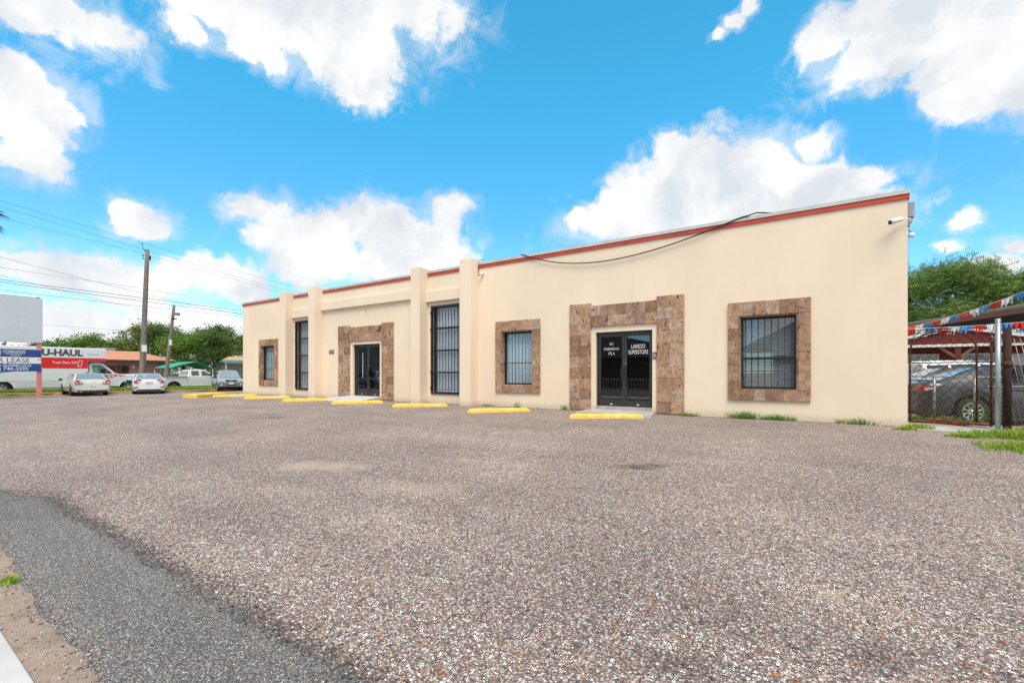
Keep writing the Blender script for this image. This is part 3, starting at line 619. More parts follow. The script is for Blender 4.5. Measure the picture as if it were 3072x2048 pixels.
# tall windows behind hinged grilles
def tall(op, seed):
    a, b, c, d = op; w = win(op, .12, None, 'bronze_alu', .05)
    for z in (1.15, 1.97, 2.80): MB().box(a+.09, b-.09, .10, .14, z-.03, z+.03).build('transom', 'bronze_alu', w)
    g = MB().box(a-.005, a+.055, -.055, .02, c+.01, d-.002).build('security_grille', 'black_iron', shop)
    MB().box(b-.055, b+.005, -.055, .02, c+.01, d-.002).build('grille_frame', 'black_iron', g)
    MB().box(a+.056, b-.056, -.05, .018, d-.075, d-.003).build('grille_frame', 'black_iron', g); MB().box(a+.056, b-.056, -.05, .018, c+.005, c+.035).build('grille_frame', 'black_iron', g)
    for z in (1.15, 1.97, 2.80): MB().box(a+.056, b-.056, -.045, -.015, z-.024, z+.024).build('cross_bar', 'black_iron', g)
    for z in (c+.16, d-.17): MB().box(a+.056, b-.056, -.036, -.022, z-.007, z+.007).build('cross_bar', 'black_iron', g)
    bars(g, np.linspace(a+.15, b-.12, 9), -.03, c+.16, d-.17, .0085)
    for z in (c+.22, 1.16, 2.76, d-.25): MB().lathe([(.001,z-.045),(.022,z-.045),(.022,z+.045),(.001,z+.045)], 8, 'z', (a-.028,-.03,0)).build('hinge', 'black_iron', g)
    curtain_mesh(a+.07, b-.07, .22, c+.06, d-.06, waves=11, amp=.035).build('curtain', 'curtain', w)
tall(OPEN['t1'], 1); tall(OPEN['t2'], 2)

# ---- glazed double doors
def door(op, cream_top, words=None):
    a, b, c, d = op; th = .152
    MB().box(a+.001, b-.001, .0, .32, -.3, th).build('threshold', 'concrete', shop)
    fr = MB().box(a+.002, a+.045, .10, .22, th+.002, d-.002).build('door_frame', 'bronze_alu', shop)
    MB().box(b-.045, b-.002, .10, .22, th+.002, d-.002).build('door_frame_side', 'bronze_alu', fr); MB().box(a+.046, b-.046, .10, .22, d-.05, d-.002).build('door_frame_head', 'bronze_alu', fr)
    mid = (a+b)/2; leaves = []
    for s, (x0, x1) in enumerate(((a+.048, mid-.003), (mid+.003, b-.048))):
        z0, z1 = th+.006, d-.053; lf = MB().box(x0, x1, .128, .172, z0, z0+.15).build('door_leaf', 'bronze_alu', shop, bevel=.003, seg=1)
        MB().box(x0, x1, .128, .172, z1-.085, z1).build('top_rail', 'bronze_alu', lf)
        for q in ((x0, x0+.07), (x1-.07, x1)): MB().box(q[0], q[1], .128, .172, z0+.151, z1-.086).build('stile', 'bronze_alu', lf)
        MB().box(x0+.06, x1-.06, .147, .153, z0+.14, z1-.08).build('pane', 'tinted_glass', lf)
        hx = x1-.045 if s == 0 else x0+.045
        h = MB().box(hx-.045, hx+.045, .062, .072, 1.00, 1.30).build('pull_plate', 'black_iron', lf, bevel=.003, seg=1); MB().box(hx-.02, hx+.02, .073, .128, 1.04, 1.26).build('pull_stem', 'black_iron', h)
        MB().box((x0+x1)/2-.035, (x0+x1)/2+.035, .1265, .1278, z0+.045, z0+.075).build('sticker', 'white_vinyl', lf)
        if s == 1: MB().lathe([(.001,.116),(.016,.116),(.016,.128)], 12, 'y', (x0+.035, 0, 1.41)).build('lock', 'chrome', lf)
        leaves.append((lf, x0, x1))
    return leaves
lv = door(OPEN['d2'], 2.5)
lf, x0, x1 = lv[0]; cx = (x0+x1)/2
for t_, s_, z_, w_ in (('2612', .115, 1.945, .115), ('SAN BERNARDO AVE.', .105, 1.80, .47), ('STE. A', .11, 1.665, .185)):
    lettering('lettering', t_, s_, (cx, .1465, z_), (1,0,0), (0,0,1), 'white_vinyl', lf, width=w_, bold=.0)
lf, x0, x1 = lv[1]; cx = (x0+x1)/2
for t_, s_, z_, w_ in (('LAREDO', .165, 1.83, .40), ('SUPERSTORE', .165, 1.67, .57)):
    lettering('lettering', t_, s_, (cx, .1465, z_), (1,0,0), (0,0,1), 'white_vinyl', lf, width=w_, bold=.0)
lv1 = door(OPEN['d1'], 2.5)
lf, x0, x1 = lv1[0]; MB().box((x0+x1)/2+.02, (x0+x1)/2+.045, .1435, .1468, .95, 2.0).build('pull_cord', 'white_vinyl', lf)
# buzzer beside the entrance
bz = MB().box(-5.325, -5.225, -.028, -.001, 1.52, 1.70).build('buzzer', 'dark_plastic', shop, bevel=.008); MB().box(-5.305, -5.245, -.0335, -.0285, 1.545, 1.67).build('keypad', 'grey_plastic', bz)
# house number
hn = MB().box(-19.968, -19.588, -.010, -.001, 1.995, 2.195).build('house_number', 'house_white', shop)
for i, ch in enumerate('2602'):
    x = -19.955 + i*.092
    tl = MB().box(x, x+.086, -.020, -.0105, 2.005, 2.185).build('number_tile', 'dark_brown', hn); MB().box(x+.008, x+.078, -.023, -.0205, 2.015, 2.175).build('tile_face', 'house_white', tl)
    lettering('digit', ch, .185, (x+.043, -.0235, 2.03), (1,0,0), (0,0,1), 'ink', hn, width=.062, bold=.010)
MB().tube([(-17.40,-.002,3.86),(-17.40,-.05,3.83),(-17.415,-.06,3.77),(-17.39,-.055,3.71),(-17.36,-.05,3.70)], .006, 6).build('wire_hook', 'wire_black', shop)
# entrance pads
MB().prism([(-7.10,-1.25),(-5.02,-1.22),(-5.24,-.064),(-7.02,-.064)], -.10, .075, 'z').build('entrance_pad', 'concrete', bevel=.015)
o = bpy.data.objects['entrance_pad']; tag(o, 'stained grey concrete entrance pad at the lettered glass doors', 'pad')
m = MB(); m.add([(-19.3,-1.25,.012),(-16.1,-1.55,.012),(-16.42,-.0605,.15),(-18.42,-.0605,.15),(-19.3,-1.25,-.2),(-16.1,-1.55,-.2),(-16.42,-.0605,-.2),(-18.42,-.0605,-.2)], [(0,1,2,3),(0,4,5,1),(1,5,6,2),(2,6,7,3),(3,7,4,0)])
tag(m.build('entrance_ramp', 'pale_concrete'), 'smooth pale concrete ramp up to the doors numbered 2602', 'ramp')

# things fixed to the wall
cb = [(-11.9+1.56+.4,.0,0)]
P = []
for x, y, z in ((-9.75,.25,5.0),(-9.62,-.02,5.02),(-9.5,-.075,4.98)): P.append((x, y, z))
xs = np.linspace(-9.5, -2.98, 40)
for x in xs[1:-1]:
    t = (x+9.5)/6.52; P.append((x, -.07, 4.98+.05*t - 4*.68*t*(1-t)*(1.25-.5*t)*.88))
for x, y, z in ((-2.98,-.075,5.0),(-2.80,-.02,5.05),(-2.4,.2,5.03)): P.append((x, y, z))
tag(MB().tube(P, .016, 6).build('hanging_cable', 'rubber'), 'thick black cable drooping from the roof edge across the wall', 'cable')
# bullet camera on an arm at the corner
sc = thing('security_camera', 'white bullet security camera on an arm at the corner by the gate', 'security camera', (.0, -.02, 4.30))
MB().tube([(.06,.12,.0),(.07,.0,.03),(.02,-.06,.05),(-.12,-.10,.06)], .014, 8).build('arm', 'white_plastic', sc)
MB().box(.002, .05, .09, .19, -.07, .07).build('bracket', 'grey_plastic', sc, bevel=.008)
d_ = Vector((-.82,-.45,-.26)).normalized(); a0 = Vector((-.10,-.10,.055))
MB().tube([a0, a0+d_*.06, a0+d_*.25], [.038,.046,.046], 14).build('body', 'white_plastic', sc)
MB().tube([a0+d_*.251, a0+d_*.265], [.047,.042], 14).build('lens_ring', 'dark_plastic', sc)
sh_ = Vector((0,0,.050)); MB().tube([a0+d_*.02+sh_, a0+d_*.30+sh_], .016, 4).build('sun_shield', 'white_plastic', sc)
jb = MB().box(.001, .12, .05, .30, 4.42, 4.74).build('junction_box', 'grey_plastic', bevel=.012); tag(jb, 'grey junction box on the side wall above the bullet camera', 'junction box')
sn = thing('motion_sensor', 'small white round sensor on the side wall below the bullet camera', 'sensor', (.04, .04, 4.03))
MB().lathe([(.001,-.05),(.045,-.04),(.055,0),(.04,.045),(.001,.05)], 14, 'z', (.03,0,0)).build('dome', 'white_plastic', sn); MB().tube([(-.038,.02,.12),(0,.0,.12),(.02,0,.04)], .016, 8).build('mount', 'grey_plastic', sn)
tag(MB().tube([(.012,.02,4.0),(.014,.02,3.4),(.03,.05,3.05),(.12,.35,2.75),(.35,.9,2.62),(.9,2.2,2.66)], .005, 5).build('thin_wire', 'grey_plastic'), 'thin grey wire running down the corner of the shop wall', 'wire')
c2 = thing('dome_camera', 'small white bullet camera on the wall beside the last pilaster', 'security camera', (-11.22, -.001, 4.56))
MB().tube([(.04,-.001,.02),(.04,-.05,.02)], .04, 12).build('mount', 'white_plastic', c2); e_ = Vector((-.5,-.75,-.42)).normalized(); b0 = Vector((.03,-.05,.02))
MB().tube([b0, b0+e_*.14], .042, 12).build('body', 'white_plastic', c2); MB().tube([b0+e_*.141, b0+e_*.150], .036, 12).build('lens', 'dark_plastic', c2)
tag(MB().tube([(-11.375,-.03,4.62),(-11.372,-.04,4.80),(-11.36,-.05,4.96),(-11.33,-.04,5.06),(-11.15,.0,5.07)], .010, 6).build('conduit', 'dark_plastic'), 'short dark conduit bent over the roof edge beside the last pilaster', 'conduit')

# ------------------------------------------------------------------ wheel stops
def stop_mesh(L_=1.84, chip=0):
    m = MB(); n = 24; prof = [(-.095,0),(-.088,.055),(-.055,.105),(.055,.105),(.088,.055),(.095,0)]
    xs = [-L_/2, -L_/2+.02, -L_/2+.10] + list(np.linspace(-L_/2+.16, L_/2-.16, n)) + [L_/2-.10, L_/2-.02, L_/2]; vs = []
    for i, x in enumerate(xs):
        k = {0: .35, 1: .55, 2: .98}.get(min(i, len(xs)-1-i), 1.0)
        for y, z in prof:
            q = .006*mnoise.noise(Vector((x*9, y*30+chip*7, z*30)))
            if chip == 3 and x > L_/2-.26 and z > .05: z *= .78
            vs.append((x, y*(.82+.18*k)+q, max(0, z*k+q*(z > 0))-.02*(z == 0)))
    np_ = len(prof); m.add(vs, [(i*np_+k, i*np_+k+1, (i+1)*np_+k+1, (i+1)*np_+k) for i in range(len(xs)-1) for k in range(np_-1)])
    m.f += [list(range(np_))[::-1], [(len(xs)-1)*np_+k for k in range(np_)]]; m.sm += [False, False]
    return m
STOPS = [((-6.81,-2.21),(-5.17,-1.31),'bright yellow concrete wheel stop in front of the lettered glass doors',0),
         ((-9.95,-2.40),(-8.57,-1.14),'yellow concrete wheel stop in front of the curtained stone-framed window',1),
         ((-13.41,-2.14),(-11.89,-1.06),'yellow concrete wheel stop in front of the tall grilled window nearest the cable',2),
         ((-16.45,-2.35),(-15.10,-1.05),'yellow concrete wheel stop at the foot of the pale entrance ramp',4),
         ((-19.55,-2.46),(-18.25,-1.15),'yellow wheel stop with a chipped rounded end beside the ramp',3),
         ((-22.53,-2.48),(-21.32,-1.08),'yellow wheel stop in front of the far narrow grilled window',5),
         ((-25.55,-2.45),(-24.55,-.93),'yellow wheel stop in front of the far small stone-framed window',6)]
for (ax, ay), (bx, by), lab, ch in STOPS:
    o = stop_mesh(chip=ch).build('wheel_stop', 'yellow_paint'); an = math.atan2(by-ay, bx-ax); nx, ny = -math.sin(an), math.cos(an)
    cx, cy = (ax+bx)/2+nx*.09, (ay+by)/2+ny*.09; o.location = (cx, cy, ripple(cx, cy)-.012); o.rotation_euler = (0, 0, an); tag(o, lab, 'wheel stop', 'yellow wheel stops along the shop front')
m = MB().prism([(-26.62,-3.27),(-25.64,-3.06),(-27.05,-1.02),(-27.85,-1.45)], -.25, .115, 'z'); o = m.build('kerb_island', 'yellow_paint', bevel=.025); tag(o, 'low yellow painted concrete island at the far end of the shop', 'kerb island')
# ------------------------------------------------------------------ vehicles (x forward, origin on the ground amidships)
def wheel(par, x, y, r, w, rimmat='steel_wheel', spokes=5, name='wheel'):
    s = 1 if y > 0 else -1; ri = r*.66
    t = MB().lathe([(ri,-w/2),(r*.93,-w/2),(r,-w/2+.03),(r,w/2-.03),(r*.93,w/2),(ri,w/2),(ri,-w/2)], 28, 'y').build(name, 'rubber', par)
    t.location = (x, y, r)
    m = MB().lathe([(ri+.002,s*w*.46),(ri*.92,s*w*.50),(ri*.86,s*w*.40),(ri*.86,-s*w*.3)], 28, 'y')
    m.lathe([(.001,s*w*.44),(ri*.20,s*w*.43),(ri*.22,s*w*.30)], 16, 'y')
    for k in range(spokes):
        a = 2*math.pi*k/spokes + .3; ca, sa = math.cos(a), math.sin(a)
        def q(rr, tt, yy): return (rr*ca-tt*sa, yy, rr*sa+tt*ca)
        w0, w1 = ri*.16*(5/spokes)**.6, ri*.13*(5/spokes)**.5
        m.add([q(ri*.12,-w0,s*w*.42), q(ri*.12,w0,s*w*.42), q(ri*.9,w1,s*w*.46), q(ri*.9,-w1,s*w*.46), q(ri*.12,-w0,s*w*.25), q(ri*.12,w0,s*w*.25), q(ri*.9,w1,s*w*.3), q(ri*.9,-w1,s*w*.3)],
              [(0,1,2,3),(0,4,5,1),(1,5,6,2),(2,6,7,3),(3,7,4,0)])
    m.build('rim', rimmat, t); MB().lathe([(.001,0),(ri*.88,0)], 20, 'y').build('brake_disc', 'dark_plastic', t)
def body_mesh(L_, W, deck, zb, wheels, r, nose=.22, tail=.20, n=84, tuck=.0):
    xs = sorted(set(list(np.linspace(-L_/2, L_/2, n)) + [-L_/2+d for d in (.02,.05,.10,.16)] + [L_/2-d for d in (.02,.05,.10,.16)])); vs = []; K = 9
    dx = [p[0] for p in deck]; dz = [p[1] for p in deck]
    def taper(x):
        e = 1.0
        for d, k in ((x+L_/2, tail), (L_/2-x, nose)):
            u = min(1, d/(k*2.2)); e *= (.80 + .20*math.sqrt(max(0, 1-(1-u)**2)))
        return e
    for x in xs:
        w = W/2*taper(x); zs = float(np.interp(x, dx, dz)); ends = min(x+L_/2, L_/2-x); lift = max(0, .10-ends)*1.0
        lo = zb+lift
        arch = 0
        for wx in wheels:
            q = (r*1.17)**2-(x-wx)**2
            if q > 0: arch = max(arch, r+math.sqrt(q))
        lo2 = max(lo, arch); top = zs-max(0, .05-ends)*.7
        md = max(lo2+.03, lo+(top-lo)*.52)
        for y, z in ((0,lo2+.0 if arch else lo),(w*.80,lo2),(w*.965,lo2+.02 if arch else lo+.05),(w,md),(w*.985,max(md+.02,top-.12)),(w*.955,max(md+.03,top-.04)),(w*.90,top),(w*.5,top+.025),(0,top+.035)): vs.append((x, y, z))
    m = MB(); nx = len(xs)
    fs = [(i*K+k, (i+1)*K+k, (i+1)*K+k+1, i*K+k+1) for i in range(nx-1) for k in range(K-1)]
    m.add(vs, fs, True); m.add([(x, -y, z) for x, y, z in vs], [f[::-1] for f in fs], True)
    for s in (1, -1):
        for i in (0, nx-1): m.add([(v[0], s*v[1], v[2]) for v in vs[i*K:(i+1)*K]], [list(range(K))])
    return m
def car(name, label, loc, rz, L_, W, H_, deck, zb, wheels, r, paint, gh, windows, group=None, tyre=.20, rim='steel_wheel', spokes=5, glass='car_glass', rear='car_glass_painted_sky', front='car_glass_painted_sky', cat='car', nose=.22, tail=.20):
    """gh: greenhouse side outline (x, z) from the rear foot over the roof to the front foot"""
    t = thing(name, label, cat, loc, rz, group)
    b = body_mesh(L_, W, deck, zb, wheels, r, nose, tail).build('body', paint, t)
    MB().box(-L_/2+.16, L_/2-.16, -W/2+.24, W/2-.24, zb-.02, zb+.42).build('underbody', 'dark_plastic', t)
    gx = [p[0] for p in gh]; gz = [p[1] for p in gh]; belt = [float(np.interp(x, [p[0] for p in deck], [p[1] for p in deck]))-.02 for x in gx]
    hmax = max(gz)
    def wtop(z, bz): return W/2*(.93 - .24*min(1, max(0, (z-bz)/(hmax-bz+1e-6))))
    m = MB(); vs = []
    xs = sorted(set(list(np.linspace(gx[0], gx[-1], 40)) + gx))
    for x in xs:
        z = float(np.interp(x, gx, gz)); bz = float(np.interp(x, gx, belt)); wt = wtop(z, bz)
        vs += [(x, W/2*.92, bz), (x, wt, max(bz, z-.035)), (x, wt-.06, z), (x, 0, z+.015)]
    n = len(xs); fs = [(i*4+k, (i+1)*4+k, (i+1)*4+k+1, i*4+k+1) for i in range(n-1) for k in range(3)]
    m.add(vs, fs, True); m.add([(x, -y, z) for x, y, z in vs], [f[::-1] for f in fs], True); m.build('cabin', paint, t)
    def side(x, z):
        bz = float(np.interp(x, gx, belt)); zt = float(np.interp(x, gx, gz)); zt2 = max(bz+.001, zt-.035); k = min(1, max(0, (z-bz)/(zt2-bz))); return W/2*.92*(1-k)+wtop(zt, bz)*k
    for (x0, x1) in windows:
        for s in (1, -1):
            pts = []; k = 9
            for i in range(k):
                x = x0+(x1-x0)*i/(k-1); bz = float(np.interp(x, gx, belt))+.055; zt = float(np.interp(x, gx, gz))-.075; pts.append((x, bz, max(bz+.001, zt)))
            m = MB(); vs = []
            for x, zl, zh in pts: vs += [(x, s*(side(x, zl)+.006), zl), (x, s*(side(x, zh)+.006), zh)]
            m.add(vs, [(2*i, 2*i+2, 2*i+3, 2*i+1)[::s] for i in range(k-1)], True); m.build('side_window', glass, t)
    for nm, (i, j), mt in (('rear_window', (0, 1), rear), ('windscreen', (-1, -2), front)):
        xa, za, xb, zb_ = gx[i], gz[i], gx[j], gz[j]; d = Vector((xb-xa, 0, zb_-za)); nrm = Vector((-d.z, 0, d.x)).normalized()
        if nrm.z < 0: nrm = -nrm
        m = MB(); vs = []
        for u in np.linspace(.07, .93, 6):
            x, z = xa+(xb-xa)*u, za+(zb_-za)*u; wv = wtop(z, belt[i])-.085+.03*u*0
            for vv in np.linspace(-1, 1, 7): vs.append(Vector((x, wv*vv, z+.015*(1-vv*vv))) + nrm*.012)
        m.add(vs, [(a*7+c, a*7+c+1, (a+1)*7+c+1, (a+1)*7+c) for a in range(5) for c in range(6)], True); m.build(nm, mt, t)
    for wx in wheels:
        for s in (1, -1): wheel(t, wx, s*(W/2-tyre/2-.015), r, tyre, rim, spokes)
    return t
def mirrors(t, x, z, W, mat):
    for s in (1, -1):
        m = MB().box(x-.07, x+.06, s*(W/2+.02) if s > 0 else s*(W/2+.20), s*(W/2+.20) if s > 0 else s*(W/2+.02), z-.06, z+.07).build('mirror', mat, t, bevel=.02)
def slab_x(t, name, mat, pts, x, th, bevel=.006):       # flat piece across the car's end, outline in (y, z)
    return MB().prism(pts, x-th, x+th, 'x').build(name, mat, t, bevel=bevel, seg=1)
def plate(t, x, z, txt, s, mat='plate_white'):           # s=-1 rear, +1 front
    p = MB().box(x-.006, x+.006, -.155, .155, z-.075, z+.075).build('number_plate', mat, t)
    lettering('plate_text', txt, .10, (x+s*.0065, 0, z-.035), (0, s, 0), (0, 0, 1), 'ink', p, width=.25, bold=.002, thick=.001, world=False)
gz_ = lambda x, y: ground_z(x, y)

# cream sedan with twin round tail lamps
deck = [(-2.43,.80),(-2.38,.97),(-2.25,1.02),(-1.5,1.03),(-.9,.98),(.9,.96),(1.2,.97),(2.0,.86),(2.38,.70),(2.43,.58)]
gh = [(-2.02,1.03),(-1.22,1.42),(-.2,1.47),(.45,1.43),(1.32,.97)]
t = car('parked_sedan', 'cream white sedan with twin round tail lamps parked nose to the grass verge', (-41.93, -3.22, -.32), R_(180-4), 4.87, 1.80, 1.46, deck, .24, [-1.40, 1.45], .325, 'car_cream', gh, [(-1.28,-.42),(-.34,.98)], rim='dark_wheel')
xr = -2.43
for s in (1, -1):
    tl = slab_x(t, 'tail_lamp', 'tail_red', [(s*.82,.76),(s*.50,.76),(s*.46,.80),(s*.49,.88),(s*.60,.93),(s*.66,1.00),(s*.78,.98),(s*.84,.86)], xr+.03, .075)
    for y, rr in ((.73, .058), (.565, .048)): MB().lathe([(.001,xr-.052),(rr,xr-.050),(rr,xr-.02)], 16, 'x', (0, s*y, .825)).build('reflector', 'lamp_clear', tl)
slab_x(t, 'bumper_trim', 'dark_plastic', [(-.72,.40),(.72,.40),(.66,.24),(-.66,.24)], xr+.05, .055); slab_x(t, 'plate_recess', 'grey_plastic', [(-.20,.70),(.20,.70),(.18,.52),(-.18,.52)], xr+.01, .012)
plate(t, xr-.012, .61, 'BFM 1338', -1); slab_x(t, 'emblem', 'chrome', [(-.06,.885),(.06,.885),(.05,.865),(-.05,.865)], xr+.02, .034); MB().tube([(xr-.01,.56,.27),(xr+.4,.56,.27)], .035, 10).build('exhaust', 'chrome', t)
mirrors(t, .95, 1.02, 1.80, 'dark_plastic'); MB().tube([(-.75,0,1.455),(-.80,0,1.51)], .03, 8).build('antenna', 'dark_plastic', t)
slab_x(t, 'boot_lip', 'car_cream', [(-.80,1.035),(.80,1.035),(.76,1.005),(-.76,1.005)], xr+.13, .05); slab_x(t, 'bumper_line', 'grey_plastic', [(-.83,.742),(.83,.742),(.83,.732),(-.83,.732)], xr+.03, .036)
for s in (1, -1):
    for x in (-.38, .35): MB().box(x-.09, x+.09, s*.895-.012, s*.895+.012, .86, .885).build('door_handle', 'car_cream', t)

# white compact saloon with bracket-shaped tail lamps
deck = [(-2.30,.72),(-2.27,.96),(-2.15,1.03),(-1.6,1.03),(-.9,.98),(.9,.95),(1.25,.95),(1.95,.84),(2.25,.68),(2.30,.52)]
gh = [(-2.0,1.03),(-1.05,1.38),(-.15,1.43),(.4,1.40),(1.35,.95)]
t = car('parked_saloon', 'white compact saloon with red bracket-shaped tail lamps facing the verge', (-41.55, .10, -.32), R_(180-16), 4.60, 1.80, 1.42, deck, .20, [-1.33, 1.36], .325, 'car_white', gh, [(-1.1,-.32),(-.24,1.0)], rim='dark_wheel')
xr = -2.30
for s in (1, -1):
    slab_x(t, 'tail_lamp', 'tail_red', [(s*.80,.80),(s*.82,.90),(s*.76,.95),(s*.56,1.0),(s*.42,1.005),(s*.42,.99),(s*.55,.97),(s*.64,.91),(s*.66,.82),(s*.54,.80),(s*.54,.775),(s*.70,.775)], xr+.035, .075)
    slab_x(t, 'reverse_lamp', 'lamp_clear', [(s*.655,.90),(s*.56,.955),(s*.54,.90),(s*.56,.81),(s*.645,.825)], xr+.035, .055)
    slab_x(t, 'bumper_vent', 'dark_plastic', [(s*.80,.52),(s*.80,.43),(s*.66,.44),(s*.56,.51)], xr+.035, .06); slab_x(t, 'fog_reflector', 'tail_red', [(s*.79,.51),(s*.79,.445),(s*.69,.45),(s*.69,.51)], xr+.03, .068)
slab_x(t, 'diffuser', 'dark_plastic', [(-.60,.36),(.60,.36),(.72,.22),(-.72,.22)], xr+.05, .06); slab_x(t, 'bumper_chrome', 'chrome', [(-.56,.355),(.56,.355),(.52,.335),(-.52,.335)], xr+.04, .062)
plate(t, xr-.008, .755, 'KMB 4191', -1); slab_x(t, 'plate_border', 'ink', [(-.175,.845),(.175,.845),(.175,.665),(-.175,.665)], xr+.01, .012); slab_x(t, 'boot_spoiler', 'car_white', [(-.74,1.05),(.74,1.05),(.70,1.02),(-.70,1.02)], xr+.10, .06)
mirrors(t, 1.0, 1.0, 1.80, 'car_white')

# blue-grey family suv, nose towards the lot
deck = [(-2.20,.60),(-2.18,.98),(-1.0,1.02),(1.0,1.04),(1.15,1.05),(2.0,.98),(2.16,.86),(2.20,.70)]
gh = [(-2.12,1.0),(-1.92,1.66),(-.4,1.71),(.45,1.67),(1.18,1.05)]
t = car('parked_suv', 'blue grey suv with grey lower bumper facing the lot beside the shop corner', (-42.35, 5.75, -.32), R_(-17), 4.42, 1.80, 1.72, deck, .34, [-1.31, 1.33], .35, 'car_blue_grey', gh, [(-1.85,-1.15),(-1.05,-.18),(-.08,.85)], tyre=.22, cat='suv', nose=.10, tail=.1)
xf = 2.20
slab_x(t, 'bumper', 'grey_cladding', [(-.86,.72),(.86,.72),(.88,.46),(.80,.36),(-.80,.36),(-.88,.46)], xf-.05, .10, .03)
slab_x(t, 'grille', 'dark_plastic', [(-.42,.905),(.42,.905),(.36,.785),(-.36,.785)], xf-.02, .05); slab_x(t, 'emblem', 'chrome', [(.11*math.cos(a), .845+.04*math.sin(a)) for a in np.linspace(0, 6.283, 17)[:-1]], xf-.01, .045); slab_x(t, 'lower_intake', 'dark_plastic', [(-.36,.53),(.36,.53),(.32,.44),(-.32,.44)], xf-.02, .078)
for s in (1, -1):
    slab_x(t, 'headlamp', 'lamp_clear', [(s*.84,.94),(s*.54,.925),(s*.52,.80),(s*.84,.79)], xf-.03, .05, .01); MB().lathe([(.001,xf+.058),(.055,xf+.055),(.06,xf+.03)], 14, 'x', (0, s*.66, .53)).build('fog_lamp', 'lamp_clear', t)
    MB().tube([(-1.7,s*.62,1.70),(-1.65,s*.62,1.75),(.1,s*.62,1.755),(.2,s*.62,1.70)], .016, 6).build('roof_rail', 'dark_plastic', t)
plate(t, xf+.056, .63, 'TX 4C21', 1); mirrors(t, .95, 1.10, 1.80, 'dark_plastic')
slab_x(t, 'cladding_front', 'grey_cladding', [(-.88,.46),(.88,.46),(.86,.33),(-.86,.33)], xf-.13, .10)

# white extended-cab pickup
def side_profile(pts, n=10): return pts
def arch(cx, r, rc, z, n=12, rev=False):
    a = [(cx+rc*math.cos(q), r+rc*math.sin(q)) for q in np.linspace(math.asin((z-r)/rc), math.pi-math.asin((z-r)/rc), n)]
    return a[::-1] if rev else a
t = thing('parked_pickup', 'white extended-cab pickup truck parked on the cross street', 'pickup truck', (-45.98, 4.55, -.395), R_(90))
r, W = .37, 1.94
prof = [(-2.85,.58)] + [(-2.80,1.02),(-2.78,1.25),(-1.05,1.27),(1.18,1.27),(1.35,1.22),(2.30,1.14),(2.68,1.02),(2.74,.60),(2.66,.45)] + arch(1.85, r, .46, .42, 12) + arch(-1.62, r, .46, .42, 12) + [(-2.75,.45)]
MB().prism(prof, -W/2, W/2, 'y').build('body', 'car_white', t, bevel=.05, seg=3)
MB().box(-2.6, 2.5, -W/2+.25, W/2-.25, .32, .95).build('underbody', 'dark_plastic', t)
m = MB(); cab = [(-.64,1.262),(-.52,1.62),(-.40,1.79),(.0,1.86),(.45,1.84),(.75,1.76),(1.42,1.262)]; vs = []
for s in (1, -1):
    for x, z in cab: k = (z-1.262)/.6; vs.append((x, s*(W/2-.02-.16*k), z))
n = len(cab); m.add(vs, [list(range(n)), list(range(n, 2*n))[::-1]] + [(i, n+i, n+i+1, i+1) for i in range(n-1)]); m.build('cabin', 'car_white', t, bevel=.05, seg=3)
for pts in ([(-.36,1.31),(-.36,1.72),(.20,1.72),(.20,1.31)], [(.40,1.29),(.40,1.72),(.70,1.69),(1.22,1.29)]):
    for s in (1, -1):
        def ys(z): return s*(W/2-.02-.16*(z-1.262)/.6+.004)
        MB().add([(x, ys(z), z) for x, z in pts] + [(x, ys(z)-s*.02, z) for x, z in pts], [list(range(len(pts)))[::s], list(range(len(pts), 2*len(pts)))[::-s]] + [(i, len(pts)+i, len(pts)+(i+1) % len(pts), (i+1) % len(pts)) for i in range(len(pts))]).build('side_window', 'car_glass', t)
m = MB(); m.add([(.79,-.74,1.745),(.79,.74,1.745),(1.37,.86,1.30),(1.37,-.86,1.30)], [(0,1,2,3)]); m.v = [(v[0]+.02, v[1], v[2]+.015) for v in m.v]; m.build('windscreen', 'car_glass', t)
m = MB(); m.add([(-.47,-.70,1.70),(-.47,.70,1.70),(-.585,.80,1.34),(-.585,-.80,1.34)], [(0,1,2,3)]); m.v = [(v[0]-.03, v[1], v[2]+.01) for v in m.v]; m.build('rear_window', 'car_glass', t)
for wx in (-1.62, 1.85):
    for s in (1, -1):
        wheel(t, wx, s*(W/2-.15), r, .25, 'chrome', 5); MB().prism(arch(wx, r, .50, .44, 14) + arch(wx, r, .455, .43, 14, True), s*(W/2-.03), s*(W/2+.018), 'y').build('arch_flare', 'dark_plastic', t)
for s in (1, -1):
    MB().box(-.655, -.640, s*W/2-.004, s*W/2+.004, .50, 1.24).build('panel_gap', 'dark_plastic', t); MB().box(-.60, 1.30, s*W/2-.004, s*W/2+.010, .86, .885).build('side_moulding', 'car_white', t); MB().box(-1.0, 1.3, s*W/2-.05, s*W/2+.006, .44, .47).build('sill', 'chrome', t)
    MB().box(-2.74, -.70, s*W/2-.10, s*W/2-.005, 1.262, 1.295).build('bed_rail', 'dark_plastic', t)
mirrors(t, 1.05, 1.40, 1.94, 'dark_plastic'); MB().box(2.60, 2.82, -.95, .95, .46, .68).build('front_bumper', 'chrome', t, bevel=.04); MB().box(-2.98, -2.80, -.92, .92, .52, .70).build('rear_bumper', 'chrome', t, bevel=.03)

